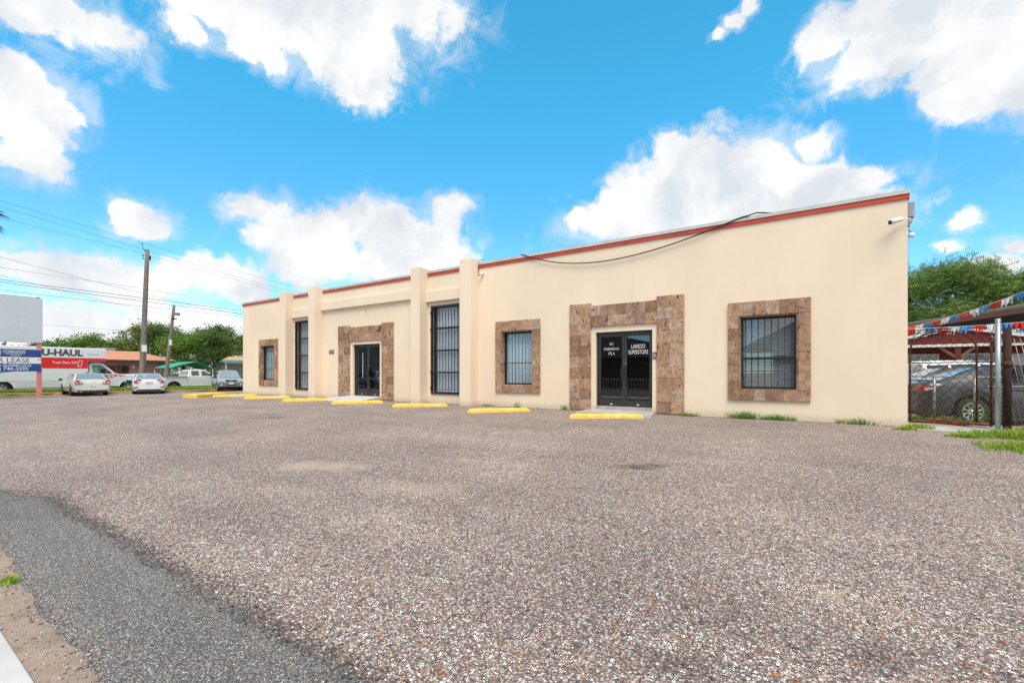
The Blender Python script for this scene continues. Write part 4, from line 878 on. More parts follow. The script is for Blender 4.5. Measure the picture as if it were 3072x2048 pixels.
# rental box truck
t = thing('box_truck', 'white and red rental box truck parked on the cross street', 'truck', (-47.15, -3.70, -.395), R_(90))
W = 2.44; r = .44        # x along the truck; world y = x - 3.70
MB().box(-5.6, 1.60, -W/2, W/2, .95, 2.62).build('cargo_box', 'haul_white', t, bevel=.03); MB().box(-5.6, 2.63, -W/2, W/2, 2.40, 3.36).build('cab_overhang', 'haul_white', t, bevel=.09, seg=4)
sk = MB().prism([(-5.55,.55),(-5.55,.95),(1.58,.95),(1.58,.50),(-2.05,.50)] + [(-2.70+.60*math.cos(a), .44+.60*math.sin(a)) for a in np.linspace(.1, 3.04, 14)] + [(-3.35,.55)], -W/2+.015, -W/2+.055, 'y').build('skirt', 'haul_white', t)
for z in (.58, .68, .78, .88): MB().box(-2.0, 1.57, -W/2+.0, -W/2+.014, z, z+.03).build('skirt_rib', 'haul_white', sk)
MB().box(-5.5, 3.9, -.5, .5, .45, .95).build('chassis', 'dark_plastic', t); MB().box(-3.4, -2.0, -W/2+.35, W/2-.35, .42, .96).build('axle_box', 'dark_plastic', t)
for s in (-1, 1):
    bnd = MB().prism([(-5.58,1.86),(-5.58,2.62),(2.60,2.62),(2.60,2.42),(1.58,2.42),(1.58,1.86)], s*(W/2+.002), s*(W/2+.008), 'y').build('red_band', 'haul_red', t)
    if s < 0:
        lettering('lettering', 'U-HAUL', .62, (-.80+.0, -W/2-.006, 2.77), (1,0,0), (0,0,1), 'haul_grey', t, width=2.12, bold=.03, align='LEFT', world=False)
        lettering('lettering', 'Truck Share 24/7', .26, (-.28, -W/2-.0085, 2.20), (1,0,0), (0,0,1), 'white_vinyl', t, width=1.30, bold=.002, align='LEFT', world=False)
        ph = MB().prism([(1.02,2.0),(1.22,1.96),(1.30,2.44),(1.10,2.48)], -W/2-.0095, -W/2-.0085, 'y').build('phone_outline', 'white_vinyl', t); MB().prism([(1.055,2.03),(1.20,2.0),(1.265,2.41),(1.12,2.44)], -W/2-.0115, -W/2-.0098, 'y').build('phone_screen', 'haul_red', ph)
        lettering('lettering', 'Mini Storage', .13, (1.88, -W/2-.002, 2.86), (.985,0,.1), (-.1,0,.985), 'haul_grey', t, width=.62, world=False)
        for x in (-1.05, -.0, .95, 1.48): MB().box(x-.03, x+.03, -W/2-.012, -W/2-.0085, 1.90, 1.94).build('marker_lamp', 'amber', t)
        # the picture printed on the rear of the side
        m = MB().prism([(-3.4,1.42),(-2.95,1.50),(-2.45,1.58),(-2.15,1.62),(-1.95,1.74),(-2.02,1.84),(-2.6,1.85),(-3.4,1.85)], -W/2-.006, -W/2-.003, 'y'); m.build('side_print', 'flag_blue', t)
        MB().prism([(-2.40,1.66),(-2.16,1.66),(-2.06,1.76),(-2.2,1.82),(-2.42,1.80)], -W/2-.008, -W/2-.0065, 'y').build('side_print', 'haul_red', t); MB().prism([(-3.3,1.5),(-2.9,1.55),(-2.75,1.7),(-2.9,1.82),(-3.3,1.8)], -W/2-.008, -W/2-.0065, 'y').build('side_print', 'weed_leaf', t)
# cab: sloping bonnet, deep wheel arch
r2 = .42; CW = 2.03
prof = [(1.64,.62),(1.64,1.45),(3.02,1.50),(3.10,1.52),(4.20,1.34),(4.66,1.20),(4.80,1.02),(4.84,.66),(4.74,.52)] + arch(4.02, r2, .58, .50, 14) + [(3.2,.50)]
MB().prism(prof, -CW/2, CW/2, 'y').build('bonnet_body', 'haul_white', t, bevel=.06, seg=3)
cab = [(1.68,1.44),(1.70,2.16),(1.85,2.28),(2.35,2.30),(2.55,2.24),(3.28,1.46)]; m = MB(); vs = []
for s in (1, -1):
    for x, z in cab: vs.append((x, s*(CW/2-.01-.14*(z-1.44)/.86), z))
n = len(cab); m.add(vs, [list(range(n)), list(range(n, 2*n))[::-1]] + [(i, n+i, n+i+1, i+1) for i in range(n-1)] + [(0, n-1, 2*n-1, n)]); m.build('cabin', 'haul_white', t, bevel=.04, seg=2)
for s in (1, -1):
    def ys(z): return s*(CW/2-.01-.14*(z-1.44)/.86+.004)
    pts = [(1.93,1.50),(1.90,2.12),(2.38,2.14),(3.06,1.50)]
    MB().add([(x, ys(z), z) for x, z in pts] + [(x, ys(z)-s*.02, z) for x, z in pts], [list(range(4))[::s], list(range(4, 8))[::-s]] + [(i, 4+i, 4+(i+1) % 4, (i+1) % 4) for i in range(4)]).build('side_window', 'car_glass', t)
    MB().box(2.44, 2.62, s*1.18-.06, s*1.18+.06, 1.52, 1.88).build('mirror', 'dark_plastic', t, bevel=.02); MB().box(2.48, 2.58, min(s*.98, s*1.125), max(s*.98, s*1.125), 1.56, 1.60).build('mirror_arm', 'dark_plastic', t)
    MB().box(1.72, 2.9, s*CW/2-.02 if s > 0 else s*CW/2-.06, s*CW/2+.06 if s > 0 else s*CW/2+.02, .46, .60).build('step', 'dark_plastic', t)
    k = 0
    for cx, cz, q in ((2.66,1.30,.15),(2.95,1.36,.14),(2.70,1.18,.15),(3.00,1.22,.14),(2.78,1.04,.16),(3.18,1.40,.12),(3.24,1.30,.12),(3.44,1.38,.11),(3.55,1.30,.10),(3.75,1.335,.08)):
        MB().prism([(cx-q,cz),(cx,cz-.055),(cx+q,cz),(cx,cz+.055)], s*(CW/2+.001), s*(CW/2+.004), 'y').build('red_diamond', 'haul_red', t)
    MB().prism([(4.46,1.12),(4.72,1.10),(4.66,.92),(4.52,.96)], s*(CW/2-.05), s*(CW/2+.006), 'y').build('headlamp', 'dark_plastic', t)
    MB().prism(arch(4.02, r2, .62, .52, 16) + arch(4.02, r2, .575, .52, 16, True), s*(CW/2-.04), s*(CW/2+.03), 'y').build('arch_flare', 'haul_white', t)
    wheel(t, 4.02, s*(CW/2-.14), r2, .26, 'steel_wheel', 8); wheel(t, -2.70, s*(W/2-.22), .46, .36, 'steel_wheel', 8)
m = MB(); m.add([(2.57,-.80,2.235),(2.57,.80,2.235),(3.26,.94,1.50),(3.26,-.94,1.50)], [(0,1,2,3)]); m.v = [(v[0]+.02, v[1], v[2]+.02) for v in m.v]; m.build('windscreen', 'car_glass', t)
MB().prism([(1.98,1.58),(1.97,1.95),(2.20,1.95),(2.21,1.58)], -CW/2+.02, -CW/2+.075, 'y').build('window_notice', 'teal_fascia', t)
MB().box(4.78, 4.95, -1.0, 1.0, .50, .78).build('front_bumper', 'chrome', t, bevel=.04); MB().box(1.61, 1.645, -.95, .95, .95, 2.38).build('cab_gap', 'dark_plastic', t)

# a car beyond the street, only its roof shows behind the saloon
deck = [(-2.4,.70),(-2.3,.98),(-1.3,1.0),(1.2,.95),(2.2,.78),(2.4,.55)]; gh = [(-2.0,1.0),(-1.1,1.42),(-.1,1.46),(.5,1.42),(1.4,.95)]
car('distant_sedan', 'white sedan parked across the street behind the compact saloon', (-58.6, 4.5, -.42), R_(84), 4.8, 1.8, 1.46, deck, .22, [-1.4, 1.4], .32, 'car_white', gh, [(-1.2,-.4),(-.3,1.0)])
# ------------------------------------------------------------------ street furniture and buildings to the west
sg = thing('lease_sign', 'tall sign on pink posts with a blank grey board above a blue lease banner', 'sign', (-38.83, -5.88, -.33))
def W_(m, *a, **k): return m.build(*a, world=True, **k)
W_(MB().box(-38.92, -38.73, -5.975, -5.785, -.45, 2.86), 'post', 'pink_paint', sg, bevel=.012); W_(MB().box(-38.92, -38.73, -10.2, -10.0, -.45, 2.86), 'post', 'pink_paint', sg, bevel=.012)
bd = W_(MB().box(-38.96, -38.70, -10.35, -5.76, 2.87, 5.42), 'board', 'sign_grey', sg, bevel=.02); W_(MB().box(-38.94, -38.72, -6.02, -5.85, 5.421, 5.47), 'board_cap', 'dark_plastic', bd); W_(MB().box(-38.94, -38.72, -10.3, -6.10, 5.421, 5.445), 'board_cap', 'dark_plastic', bd)
for y in (-6.7, -7.05, -5.80): W_(MB().box(-38.699, -38.694, y-.012, y+.012, 4.05, 4.075), 'bolt', 'dark_plastic', bd)
bn = W_(MB().box(-38.720, -38.700, -9.2, -5.83, 1.225, 2.50), 'banner', 'sign_white', sg)
W_(MB().box(-38.699, -38.696, -9.19, -5.83, 2.03, 2.47), 'banner_band', 'sign_blue', bn); W_(MB().box(-38.699, -38.696, -9.19, -5.83, 1.225, 1.675), 'banner_band', 'sign_blue', bn)
for z in (1.30, 1.90, 2.44): W_(MB().box(-38.932, -38.693, -5.985, -5.775, z-.012, z+.012), 'tie', 'wire_black', sg)
def sl(txt, size, y1, z, mat, width=None, bold=0.): lettering('lettering', txt, size, (-38.6955, y1, z), (0,1,0), (0,0,1), mat, sg, width=width, bold=bold, align='RIGHT')
sl('COLDWELL BANKER', .13, -6.43, 2.325, 'white_vinyl', .87, .0); sl('COMMERCIAL', .16, -6.43, 2.235, 'white_vinyl', .86, .001); sl('INTERNATIONAL', .10, -6.55, 2.155, 'white_vinyl', .62, 0); sl('GATEWAY', .10, -6.65, 2.075, 'white_vinyl', .36, 0)
sl('FOR LEASE', .36, -6.28, 1.725, 'sign_letter', 1.62); sl('A GUARECUCO', .22, -6.22, 1.49, 'white_vinyl', 1.26, .002); sl(') 740-3395', .24, -6.34, 1.29, 'white_vinyl', 1.10, .002)
W_(MB().box(-38.6957, -38.694, -7.52, -7.385, 2.11, 2.41), 'banner_badge', 'sign_white', bn)

def pole(name, label, x, y, z0, lean, h, r0, r1):
    t = thing(name, label, 'utility pole', (x, y, z0)); MB().tube([(lean[0]*k/8, lean[1]*k/8, h*k/8) for k in range(9)], [r0+(r1-r0)*k/8 for k in range(9)], 14).build('shaft', 'pole_wood', t); return t
p1 = pole('utility_pole', 'tall leaning wooden utility pole with a small notice behind the compact saloon', -42.85, .10, -.35, (.22,.30), 10.65, .20, .13)
MB().tube([(.22,.24,10.3),(.18,.05,10.75),(.17,.0,11.0)], .02, 6).build('top_pin', 'wire_black', p1); MB().lathe([(.001,.07),(.07,.05),(.04,0),(.06,-.04),(.001,-.06)], 12, 'z', (.17,0,11.03)).build('insulator', 'grey_plastic', p1)
for z in (9.95, 10.15): MB().lathe([(.03,-.05),(.06,-.03),(.035,0),(.06,.03),(.03,.05)], 10, 'y', (.20,.05,z)).build('insulator', 'dark_plastic', p1)
MB().box(.10, .30, .36, .50, 9.9, 10.2).build('clamp', 'dark_plastic', p1); MB().box(.262, .282, -.06, .25, 3.05, 3.55).build('notice', 'sign_white', p1)
MB().tube([(.23,.14,0),(.27,.2,2.9)], .03, 6).build('conduit', 'wire_black', p1)
p2 = pole('utility_pole', 'shorter wooden utility pole with a dark street lamp arm behind the pickup', -58.4, 6.85, -.42, (.25,.75), 8.8, .20, .13)
arm = MB().tube([(.20,.45,5.9),(.25,-.6,5.95),(.25,-1.45,6.02)], [.05,.06,.05], 8).build('lamp_arm', 'dark_plastic', p2); MB().box(.12, .36, -1.9, -1.1, 5.93, 6.06).build('lamp_head', 'dark_plastic', arm, bevel=.03)
MB().lathe([(.01,-.3),(.16,-.28),(.16,.28),(.01,.3)], 14, 'y', (.2,1.0,7.9)).build('lamp_can', 'canopy_grey', p2); MB().box(.34, .36, .26, .52, 4.5, 5.1).build('notice', 'sign_white', p2); MB().box(.1, .4, .5, .95, 7.3, 7.4).build('clamp', 'dark_plastic', p2)
p3 = pole('utility_pole', 'small distant utility pole with a transformer can behind the box truck', -86.0, -.5, -.42, (.0,.0), 6.1, .16, .12); MB().lathe([(.01,-.45),(.28,-.42),(.28,.42),(.01,.45)], 12, 'z', (.05,-.36,4.9)).build('transformer', 'galvanised', p3)
# overhead wires strung along the cross street
WIRES = [([(-30,12.6),(-7.2,11.6),(.35,10.66),(9.6,9.55),(30,8.5)],.012,.1), ([(-30,12.2),(-7.2,11.25),(.32,10.25),(9.6,9.0),(30,8.1)],.012,.0), ([(-30,11.6),(-7.2,10.6),(.32,9.95),(9.6,8.75),(30,7.6)],.012,-.1),
         ([(-30,10.2),(-7.2,8.2),(.2,6.95),(3.5,6.5),(9.6,6.0),(30,5.0)],.012,.0), ([(-30,8.2),(-7.2,7.5),(.2,7.35),(9.6,6.75),(30,6.1)],.011,.12),
         ([(-30,7.6),(-7.2,6.78),(.2,6.67),(9.6,6.45),(30,6.3)],.022,.0), ([(-30,7.4),(-7.2,6.64),(.2,6.42),(9.6,6.2),(30,6.1)],.022,.05), ([(-30,6.8),(-7.2,6.15),(.2,6.05),(9.6,6.05),(30,5.9)],.014,-.05),
         ([(-30,9.0),(-7.2,7.10),(.2,5.72),(6,4.9),(30,3.5)],.010,.1), ([(-30,4.4),(-7.2,4.25),(.2,4.15),(9.6,3.9),(30,3.7)],.010,.1)]
WL = ['thin overhead wire on the top insulator of the leaning utility pole'] + ['thin overhead wire fixed just below the top of the leaning utility pole']*2 + ['overhead wire crossing the leaning pole halfway and dropping to the shorter pole', 'thin overhead wire crossing the leaning pole above the thick cables'] + ['thick overhead cable strung along the cross street between the poles']*2 + ['overhead wire just below the two thick cables on the leaning pole', 'steep thin wire falling across the leaning pole towards the tree tops', 'lowest overhead wire passing in front of the tree crowns']
for (pts, rr, dx), wl in zip(WIRES, WL):
    P = []
    for (ya, za), (yb, zb) in zip(pts[:-1], pts[1:]):
        for k in range(8): P.append((-42.64+dx, ya+(yb-ya)*k/8, za+(zb-za)*k/8 - .0))
    P.append((-42.64+dx,)+pts[-1]); zz = np.array([p[2] for p in P]); ky = np.convolve(np.pad(zz, 2, mode='edge'), np.ones(5)/5, 'valid')
    tag(MB().tube([(p[0], p[1], float(z)) for p, z in zip(P, ky)], rr*.7, 5).build('overhead_wire', 'wire_black'), wl, 'wire', 'overhead wires along the cross street')

# long low building with a peach metal roof
b = thing('low_building', 'long low mauve building with a peach metal roof behind the box truck', 'building', (-66, 4, -.42))
W_(MB().box(-74, -66, -4, 9.9, -.42, 2.66), 'wall', 'mauve_wall', b); rf = W_(MB().add([(-65.4,-4.6,2.62),(-65.4,10.5,2.62),(-70,8.2,3.75),(-70,-4.6,3.75),(-74.6,10.5,2.62),(-74.6,-4.6,2.62)], [(0,1,2,3),(3,2,4,5),(1,4,2),(0,3,5)]), 'roof', 'peach_roof', b)
for k in range(7): z = 2.66+k*.155; x = -65.4-(z-2.62)*4.07; W_(MB().tube([(x,-4.6,z+.015),(x,10.5-(z-2.62)*2.03,z+.015)], .02, 4), 'roof_seam', 'peach_roof', rf)
W_(MB().box(-65.5, -65.34, -4.6, 10.45, 2.44, 2.60), 'gutter', 'dark_brown', b); w = W_(MB().box(-66.0, -65.93, 5.0, 6.05, 1.15, 2.02), 'window', 'dark_brown', b); W_(MB().box(-65.93, -65.91, 5.1, 5.95, 1.2, 1.95), 'pane', 'car_glass', w)
W_(MB().box(-66.0, -65.95, 3.6, 4.9, -.4, 1.95), 'brick_panel', 'barn_red', b); W_(MB().box(-66.0, -65.88, 6.35, 6.55, 1.72, 1.95), 'wall_lamp', 'house_white', b); W_(MB().tube([(-65.9,9.0,.2),(-65.9,9.0,2.3)], .04, 6), 'downpipe', 'galvanised', b)
ac = W_(MB().box(-72, -70.8, 4.6, 6.2, 3.4, 4.15), 'roof_unit', 'canopy_grey', b)
b = thing('grey_house', 'distant house with a low grey hip roof beyond the box truck', 'house', (-95, -6, -.42))
W_(MB().box(-101, -91, -10, 1.6, -.42, 3.3), 'wall', 'beige_siding', b); W_(MB().add([(-90,-11,3.2),(-90,2.6,3.2),(-102,2.6,3.2),(-102,-11,3.2),(-96,-6.0,5.5),(-96,-2.6,5.5)], [(0,1,5,4),(1,2,5),(2,3,4,5),(3,0,4)]), 'roof', 'grey_roof', b)
# green canvas shelter
c = thing('canvas_shelter', 'green canvas car shelter across the street behind the pickup', 'canopy', (-60, 10.1, -.42))
m = MB(); xa, xb = -59.2, -64.0; prof = [(7.7,1.70),(8.6,2.02),(10.15,2.42),(11.0,2.05),(11.9,1.66)]
vs = [(x, y, z) for x in (xa, (xa+xb)/2, xb) for y, z in prof]; m.add(vs, [(i*5+k, (i+1)*5+k, (i+1)*5+k+1, i*5+k+1) for i in range(2) for k in range(4)], False); o = W_(m, 'canvas', 'green_canvas', c)
o.modifiers.new('thick', 'SOLIDIFY').thickness = .02
for x in (xa-.05, xb+.05):
    for y in (7.8, 11.8): W_(MB().tube([(x,y,-.42),(x,y,1.7)], .035, 8), 'leg', 'galvanised', c)
# cottage with a teal fascia, half hidden by the shop
b = thing('cottage', 'cottage porch with teal fascia and pinkish roof behind the suv', 'house', (-62, 16, -.42))
W_(MB().box(-70, -62.5, 16.4, 24, -.42, 2.6), 'wall', 'house_grey', b); W_(MB().add([(-60.2,13.2,2.72),(-60.2,25,2.72),(-66,25,3.35),(-66,16.6,3.35),(-71,17.6,2.72),(-71,25,2.72)], [(0,1,2,3),(3,2,5,4),(0,3,4)]), 'roof', 'peach_roof', b)
W_(MB().box(-60.22, -60.1, 13.15, 25, 2.48, 2.74), 'fascia', 'teal_fascia', b); W_(MB().box(-60.5, -60.25, 13.6, 25, 2.36, 2.48), 'trim', 'house_white', b)
for y in (13.7, 17.2, 20.6): W_(MB().box(-60.45, -60.28, y-.08, y+.08, -.42, 2.36), 'porch_post', 'house_grey', b)
W_(MB().box(-62.5, -62.42, 17.0, 18.4, .6, 1.9), 'window', 'car_glass', b); W_(MB().box(-62.5, -60.2, 13.3, 13.36, .9, 1.0), 'rail', 'house_white', b)
# the houses opposite, seen mirrored in the door glass
b = thing('street_house', 'long beige house across the main street beyond the lease sign', 'house', (-54, -32, -.42))
W_(MB().box(-72, -42, -38, -29, -.42, 5.2), 'wall', 'beige_siding', b); W_(MB().add([(-73,-28,5.1),(-41,-28,5.1),(-41,-33.5,7.6),(-73,-33.5,7.6),(-73,-39,5.1),(-41,-39,5.1)], [(0,1,2,3),(3,2,5,4),(1,5,2),(0,3,4)]), 'roof', 'grey_roof', b); W_(MB().box(-58, -56, -29.0, -28.95, .2, 2.2), 'door', 'dark_brown', b)
for x in (-68, -62, -51, -46): W_(MB().box(x, x+1.6, -29.0, -28.94, 1.2, 2.8), 'window', 'car_glass', b)
b = thing('street_cottage', 'dark timber cottage with a wide gable across the main street', 'house', (-17, -31, -.42))
W_(MB().box(-25, -9, -36, -29.5, -.42, 2.7), 'wall', 'brown_beam', b); W_(MB().add([(-26,-28.6,2.6),(-8,-28.6,2.6),(-8,-36.6,2.6),(-26,-36.6,2.6),(-18,-28.6,5.0),(-18,-36.6,5.0)], [(0,4,5,3),(1,2,5,4),(0,1,4),(2,3,5)]), 'roof', 'grey_roof', b)
for x in (-23, -13): W_(MB().box(x, x+1.6, -29.5, -29.44, 1.0, 2.4), 'window', 'car_glass', b)
b = thing('street_bungalow', 'bungalow with a sloping shingle roof across the main street from the gate', 'house', (2, -30, -.42))
W_(MB().box(-4, 9, -36, -29.5, -.42, 3.4), 'wall', 'beige_siding', b); W_(MB().add([(-6.5,-28.6,3.1),(10,-28.6,3.1),(10,-37,3.1),(-6.5,-37,3.1),(3,-28.6,8.0),(3,-37,8.0)], [(0,4,5,3),(1,2,5,4),(0,1,4),(2,3,5)]), 'roof', 'grey_roof', b)
fc = thing('street_railing', 'white railing in front of the dark cottage across the main street', 'fence', (-16, -24.5, -.42))
for z in (.15, 1.0): W_(MB().box(-26, -6, -24.53, -24.47, -.42+z, -.36+z), 'rail', 'house_white', fc)
bl = None
for i in range(80):
    if bl is None: bl = MB().box(-.015, .015, -.015, .015, 0, 1.0).build('baluster', 'house_white', fc); q = bl
    else: q = bl.copy(); col.objects.link(q); q.parent = fc
    q.location = (-9.9+i*.25, 0, .05)
deck = [(-2.4,.6),(-2.35,1.0),(-1.3,1.05),(1.2,1.05),(2.2,.95),(2.4,.6)]; gh = [(-2.2,1.05),(-1.9,1.7),(-.1,1.76),(.5,1.7),(1.3,1.05)]
car('street_suv', 'silver suv parked across the main street behind the camera', (-42, -19.8, -.40), R_(180), 4.8, 1.9, 1.76, deck, .3, [-1.4, 1.45], .36, 'car_silver', gh, [(-1.8,-1.0),(-.9,-.1),(0,1.0)], cat='suv')

# ------------------------------------------------------------------ neighbouring car lot to the east
gt = thing('arched_gate', 'rusty arched lattice gate between the shop corner and galvanised post', 'gate', (.74, .5, .012))
Y = .5
def arc(n=14): return [(.111+.519*(1-math.cos(a))+0, Y, 1.62+.40*math.sin(a)) for a in np.linspace(0, math.pi, n)]
W_(MB().tube([(.111,Y,.06)]+arc()+[(1.149,Y,.06)], .018, 8), 'frame', 'rust', gt); W_(MB().tube([(.111,Y,.06),(1.361,Y,.06)], .016, 8), 'bottom_bar', 'rust', gt)
W_(MB().tube([(1.361,Y,.03),(1.361,Y,2.13)], .022, 8), 'hinge_post', 'rust', gt); W_(MB().tube([(.111,Y,2.05),(1.361,Y,2.08)], .010, 6), 'top_wire', 'rust', gt)
st = .158; x0, x1, z0, z1 = .111, 1.361, .07, 2.05
for k in range(-14, 24):
    for s in (1, -1):
        c_ = z0 + k*st*1.12; seg = []
        for x in (x0, x1):
            z = c_ + s*1.12*(x-x0) if s > 0 else c_ - 1.12*(x-x0) + 1.12*(x1-x0)
            seg.append((x, z))
        (xa, za), (xb, zb) = seg
        def clip(xa, za, xb, zb):
            ts = [0., 1.]
            for lim in (z0, z1):
                if (za-lim)*(zb-lim) < 0: ts.append((lim-za)/(zb-za))
            ts = sorted(ts); best = None
            for a, b_ in zip(ts[:-1], ts[1:]):
                mz = za+(zb-za)*(a+b_)/2
                if z0 <= mz <= z1: best = (a, b_)
            return best
        q = clip(xa, za, xb, zb)
        if q and q[1]-q[0] > .02:
            pa = (xa+(xb-xa)*q[0], Y+s*.006, za+(zb-za)*q[0]); pb_ = (xa+(xb-xa)*q[1], Y+s*.006, za+(zb-za)*q[1]); W_(MB().tube([pa, pb_], .0045, 5), 'lattice_bar', 'dark_rust', gt)
for z in (.55, 1.72): W_(MB().box(1.37, 1.43, Y-.03, Y+.03, z-.05, z+.05), 'hinge', 'rust', gt)
gp = MB().tube([(1.16,-.60,-.1),(1.16,-.60,2.17)], .040, 14); o = gp.build('galvanised_post', 'galvanised'); o.location = (1.30, -.12, -.1); tag(o, 'galvanised steel post beside the rusty lattice gate', 'post')
rp = thing('rusty_post', 'thick dark rusty pipe post with a welded collar beside the galvanised post', 'post', (1.47, .06, -.05)); MB().tube([(0,0,0),(0,0,2.05)], .062, 14).build('pipe', 'dark_rust', rp); MB().lathe([(.063,1.30),(.085,1.31),(.085,1.39),(.063,1.40)], 14, 'z').build('collar', 'rust', rp); MB().tube([(-.09,0,1.35),(-.17,-.10,1.35)], .022, 8).build('strap', 'rust', rp)
fn = thing('slanted_fence', 'rusty fence with slanting thin bars right of the rusty post', 'fence', (2.2, .25, -.02))
for x in (1.80, 2.55, 3.3): W_(MB().tube([(x,.25,-.05),(x,.25,1.86)], .022, 8), 'fence_post', 'rust', fn)
for z in (.78, 1.05, 1.72): W_(MB().tube([(1.55,.25,z),(3.4,.25,z)], .014, 6), 'rail', 'rust', fn)
for k in range(26):
    x = 1.35 + k*.085; W_(MB().tube([(x,.235,1.80),(x+.30,.235,.05)], .006, 5), 'thin_bar', 'chain', fn)
    if k % 2 == 0: W_(MB().tube([(x,.235,1.80),(x-.04,.25,1.86),(x-.08,.25,1.84)], .006, 5), 'bent_tip', 'chain', fn)
# low chain-link fence behind the gate
cf = thing('chain_link_fence', 'low sagging chain-link fence behind the lattice gate', 'fence', (1.2, 1.15, 0)); Y = 1.15
for x in (.62, 1.27, 2.3): W_(MB().tube([(x,Y,-.05),(x,Y,1.06)], .028, 8), 'fence_post', 'chain', cf)
W_(MB().tube([(.05,Y,1.05),(1.2,Y,1.04),(3.0,Y,1.05)], .012, 6), 'top_wire', 'chain', cf)
m = MB(); pt = .055
for k in range(-30, 62):
    for s in (1, -1):
        xa = .02+k*pt; pts = []
        n = 40
        for i in range(n+1):
            z = .04+1.0*i/n; x = xa + s*z*.62 + (0 if s > 0 else .62)
            if .02 <= x <= 2.9: pts.append((x, Y+.004*s*(1 if (i % 2) else -1), z))
        if len(pts) > 2: m.tube([pts[0], pts[-1]], .0024, 3, cap=False)
o = W_(m, 'mesh', 'chain', cf); o['kind'] = 'stuff'
for k in range(24): x = .1+k*.115; W_(MB().tube([(x,Y,1.0),(x+.03,Y-.02,1.09)], .003, 3), 'twisted_tip', 'chain', cf)
# stack of broken red planks
random.seed(8)
for i in range(7):
    an = math.atan2(-.36, .62)+random.uniform(-.14,.14); L_ = random.uniform(.75,1.05); x, y = .62+.05*i, .88-.035*i; o = MB().box(-L_/2, L_/2, -.05, .05, 0, .022).build('plank', 'plank_red', bevel=.003, seg=1)
    o.location = (x, y, .014+.026*(i//2)); o.rotation_euler = (random.uniform(-.05,.05), random.uniform(-.03,.06), an); tag(o, 'weathered red plank lying in the heap behind the lattice gate', 'plank', 'broken planks behind the gate')
# parked cars of the lot
deck = [(-2.42,.72),(-2.38,.98),(-2.2,1.05),(-1.5,1.06),(-.9,1.0),(.9,.97),(1.2,.96),(2.1,.82),(2.42,.55)]; gh = [(-2.05,1.05),(-1.15,1.42),(-.1,1.47),(.5,1.43),(1.4,.96)]
t = car('silver_sedan', 'silver sedan parked behind the gate next to the shop wall', (2.80, 7.43, -.155), R_(18), 4.84, 1.83, 1.47, deck, .22, [-1.38, 1.40], .33, 'car_silver', gh, [(-1.2,-.4),(-.3,1.05)], spokes=6)
for s in (1, -1): slab_x(t, 'tail_lamp', 'tail_red', [(s*.84,.84),(s*.56,.88),(s*.60,.96),(s*.84,.94)], -2.36, .065); MB().box(-2.38, -2.05, s*.865-.02, s*.865+.02, .86, .94).build('tail_lamp_side', 'tail_red', t, bevel=.01)
t = car('dark_sedan', 'black sedan with a ten-spoke alloy wheel close behind the chain-link fence', (2.66, 4.12, -.155), R_(18), 4.84, 1.83, 1.45, deck, .22, [-1.38, 1.40], .335, 'car_dark', gh, [(-1.2,-.4),(-.3,1.05)], spokes=10, rim='chrome')
for s in (1, -1): slab_x(t, 'tail_lamp', 'tail_red', [(s*.86,.82),(s*.55,.84),(s*.58,.98),(s*.84,.96)], -2.36, .075); MB().prism([(-2.40,.94),(-2.02,.965),(-2.04,.945),(-2.30,.90),(-2.33,.84),(-2.40,.83)], min(s*.82, s*.915), max(s*.82, s*.915), 'y').build('tail_lamp_side', 'tail_red', t); MB().prism([(-2.36,.905),(-2.10,.935),(-2.26,.865),(-2.36,.85)], min(s*.83, s*.92), max(s*.83, s*.92), 'y').build('reverse_lamp', 'lamp_clear', t)
MB().box(-1.15, 1.3, -.925, -.915, .95, .97).build('window_trim', 'chrome', t)
car('navy_sedan', 'dark blue sedan parked beyond the silver sedan', (3.2, 10.4, -.155), R_(18), 4.84, 1.83, 1.47, deck, .22, [-1.38, 1.40], .33, 'car_navy', gh, [(-1.2,-.4),(-.3,1.05)])
d2 = [(-2.3,.6),(-2.26,1.02),(-1.0,1.06),(1.0,1.06),(1.2,1.06),(2.1,.96),(2.3,.6)]; g2 = [(-2.2,1.04),(-2.0,1.68),(-.3,1.74),(.5,1.70),(1.25,1.06)]
t = car('white_suv', 'white suv with roof rails parked at the back of the car lot', (4.1, 14.3, -.155), R_(18), 4.6, 1.85, 1.74, d2, .3, [-1.35, 1.38], .36, 'car_white', g2, [(-1.9,-1.15),(-1.05,-.15),(-.05,.95)], cat='suv')
for s in (1, -1): MB().tube([(-1.8,s*.64,1.73),(-1.75,s*.64,1.79),(.2,s*.64,1.79),(.3,s*.64,1.73)], .018, 6).build('roof_rail', 'chrome', t)
t = car('grey_suv', 'charcoal suv parked deep in the yard behind the slanted fence', (7.6, 12.6, -.155), R_(6), 4.6, 1.85, 1.74, d2, .3, [-1.35, 1.38], .36, 'car_dark', g2, [(-1.9,-1.15),(-1.05,-.15),(-.05,.95)], cat='suv')
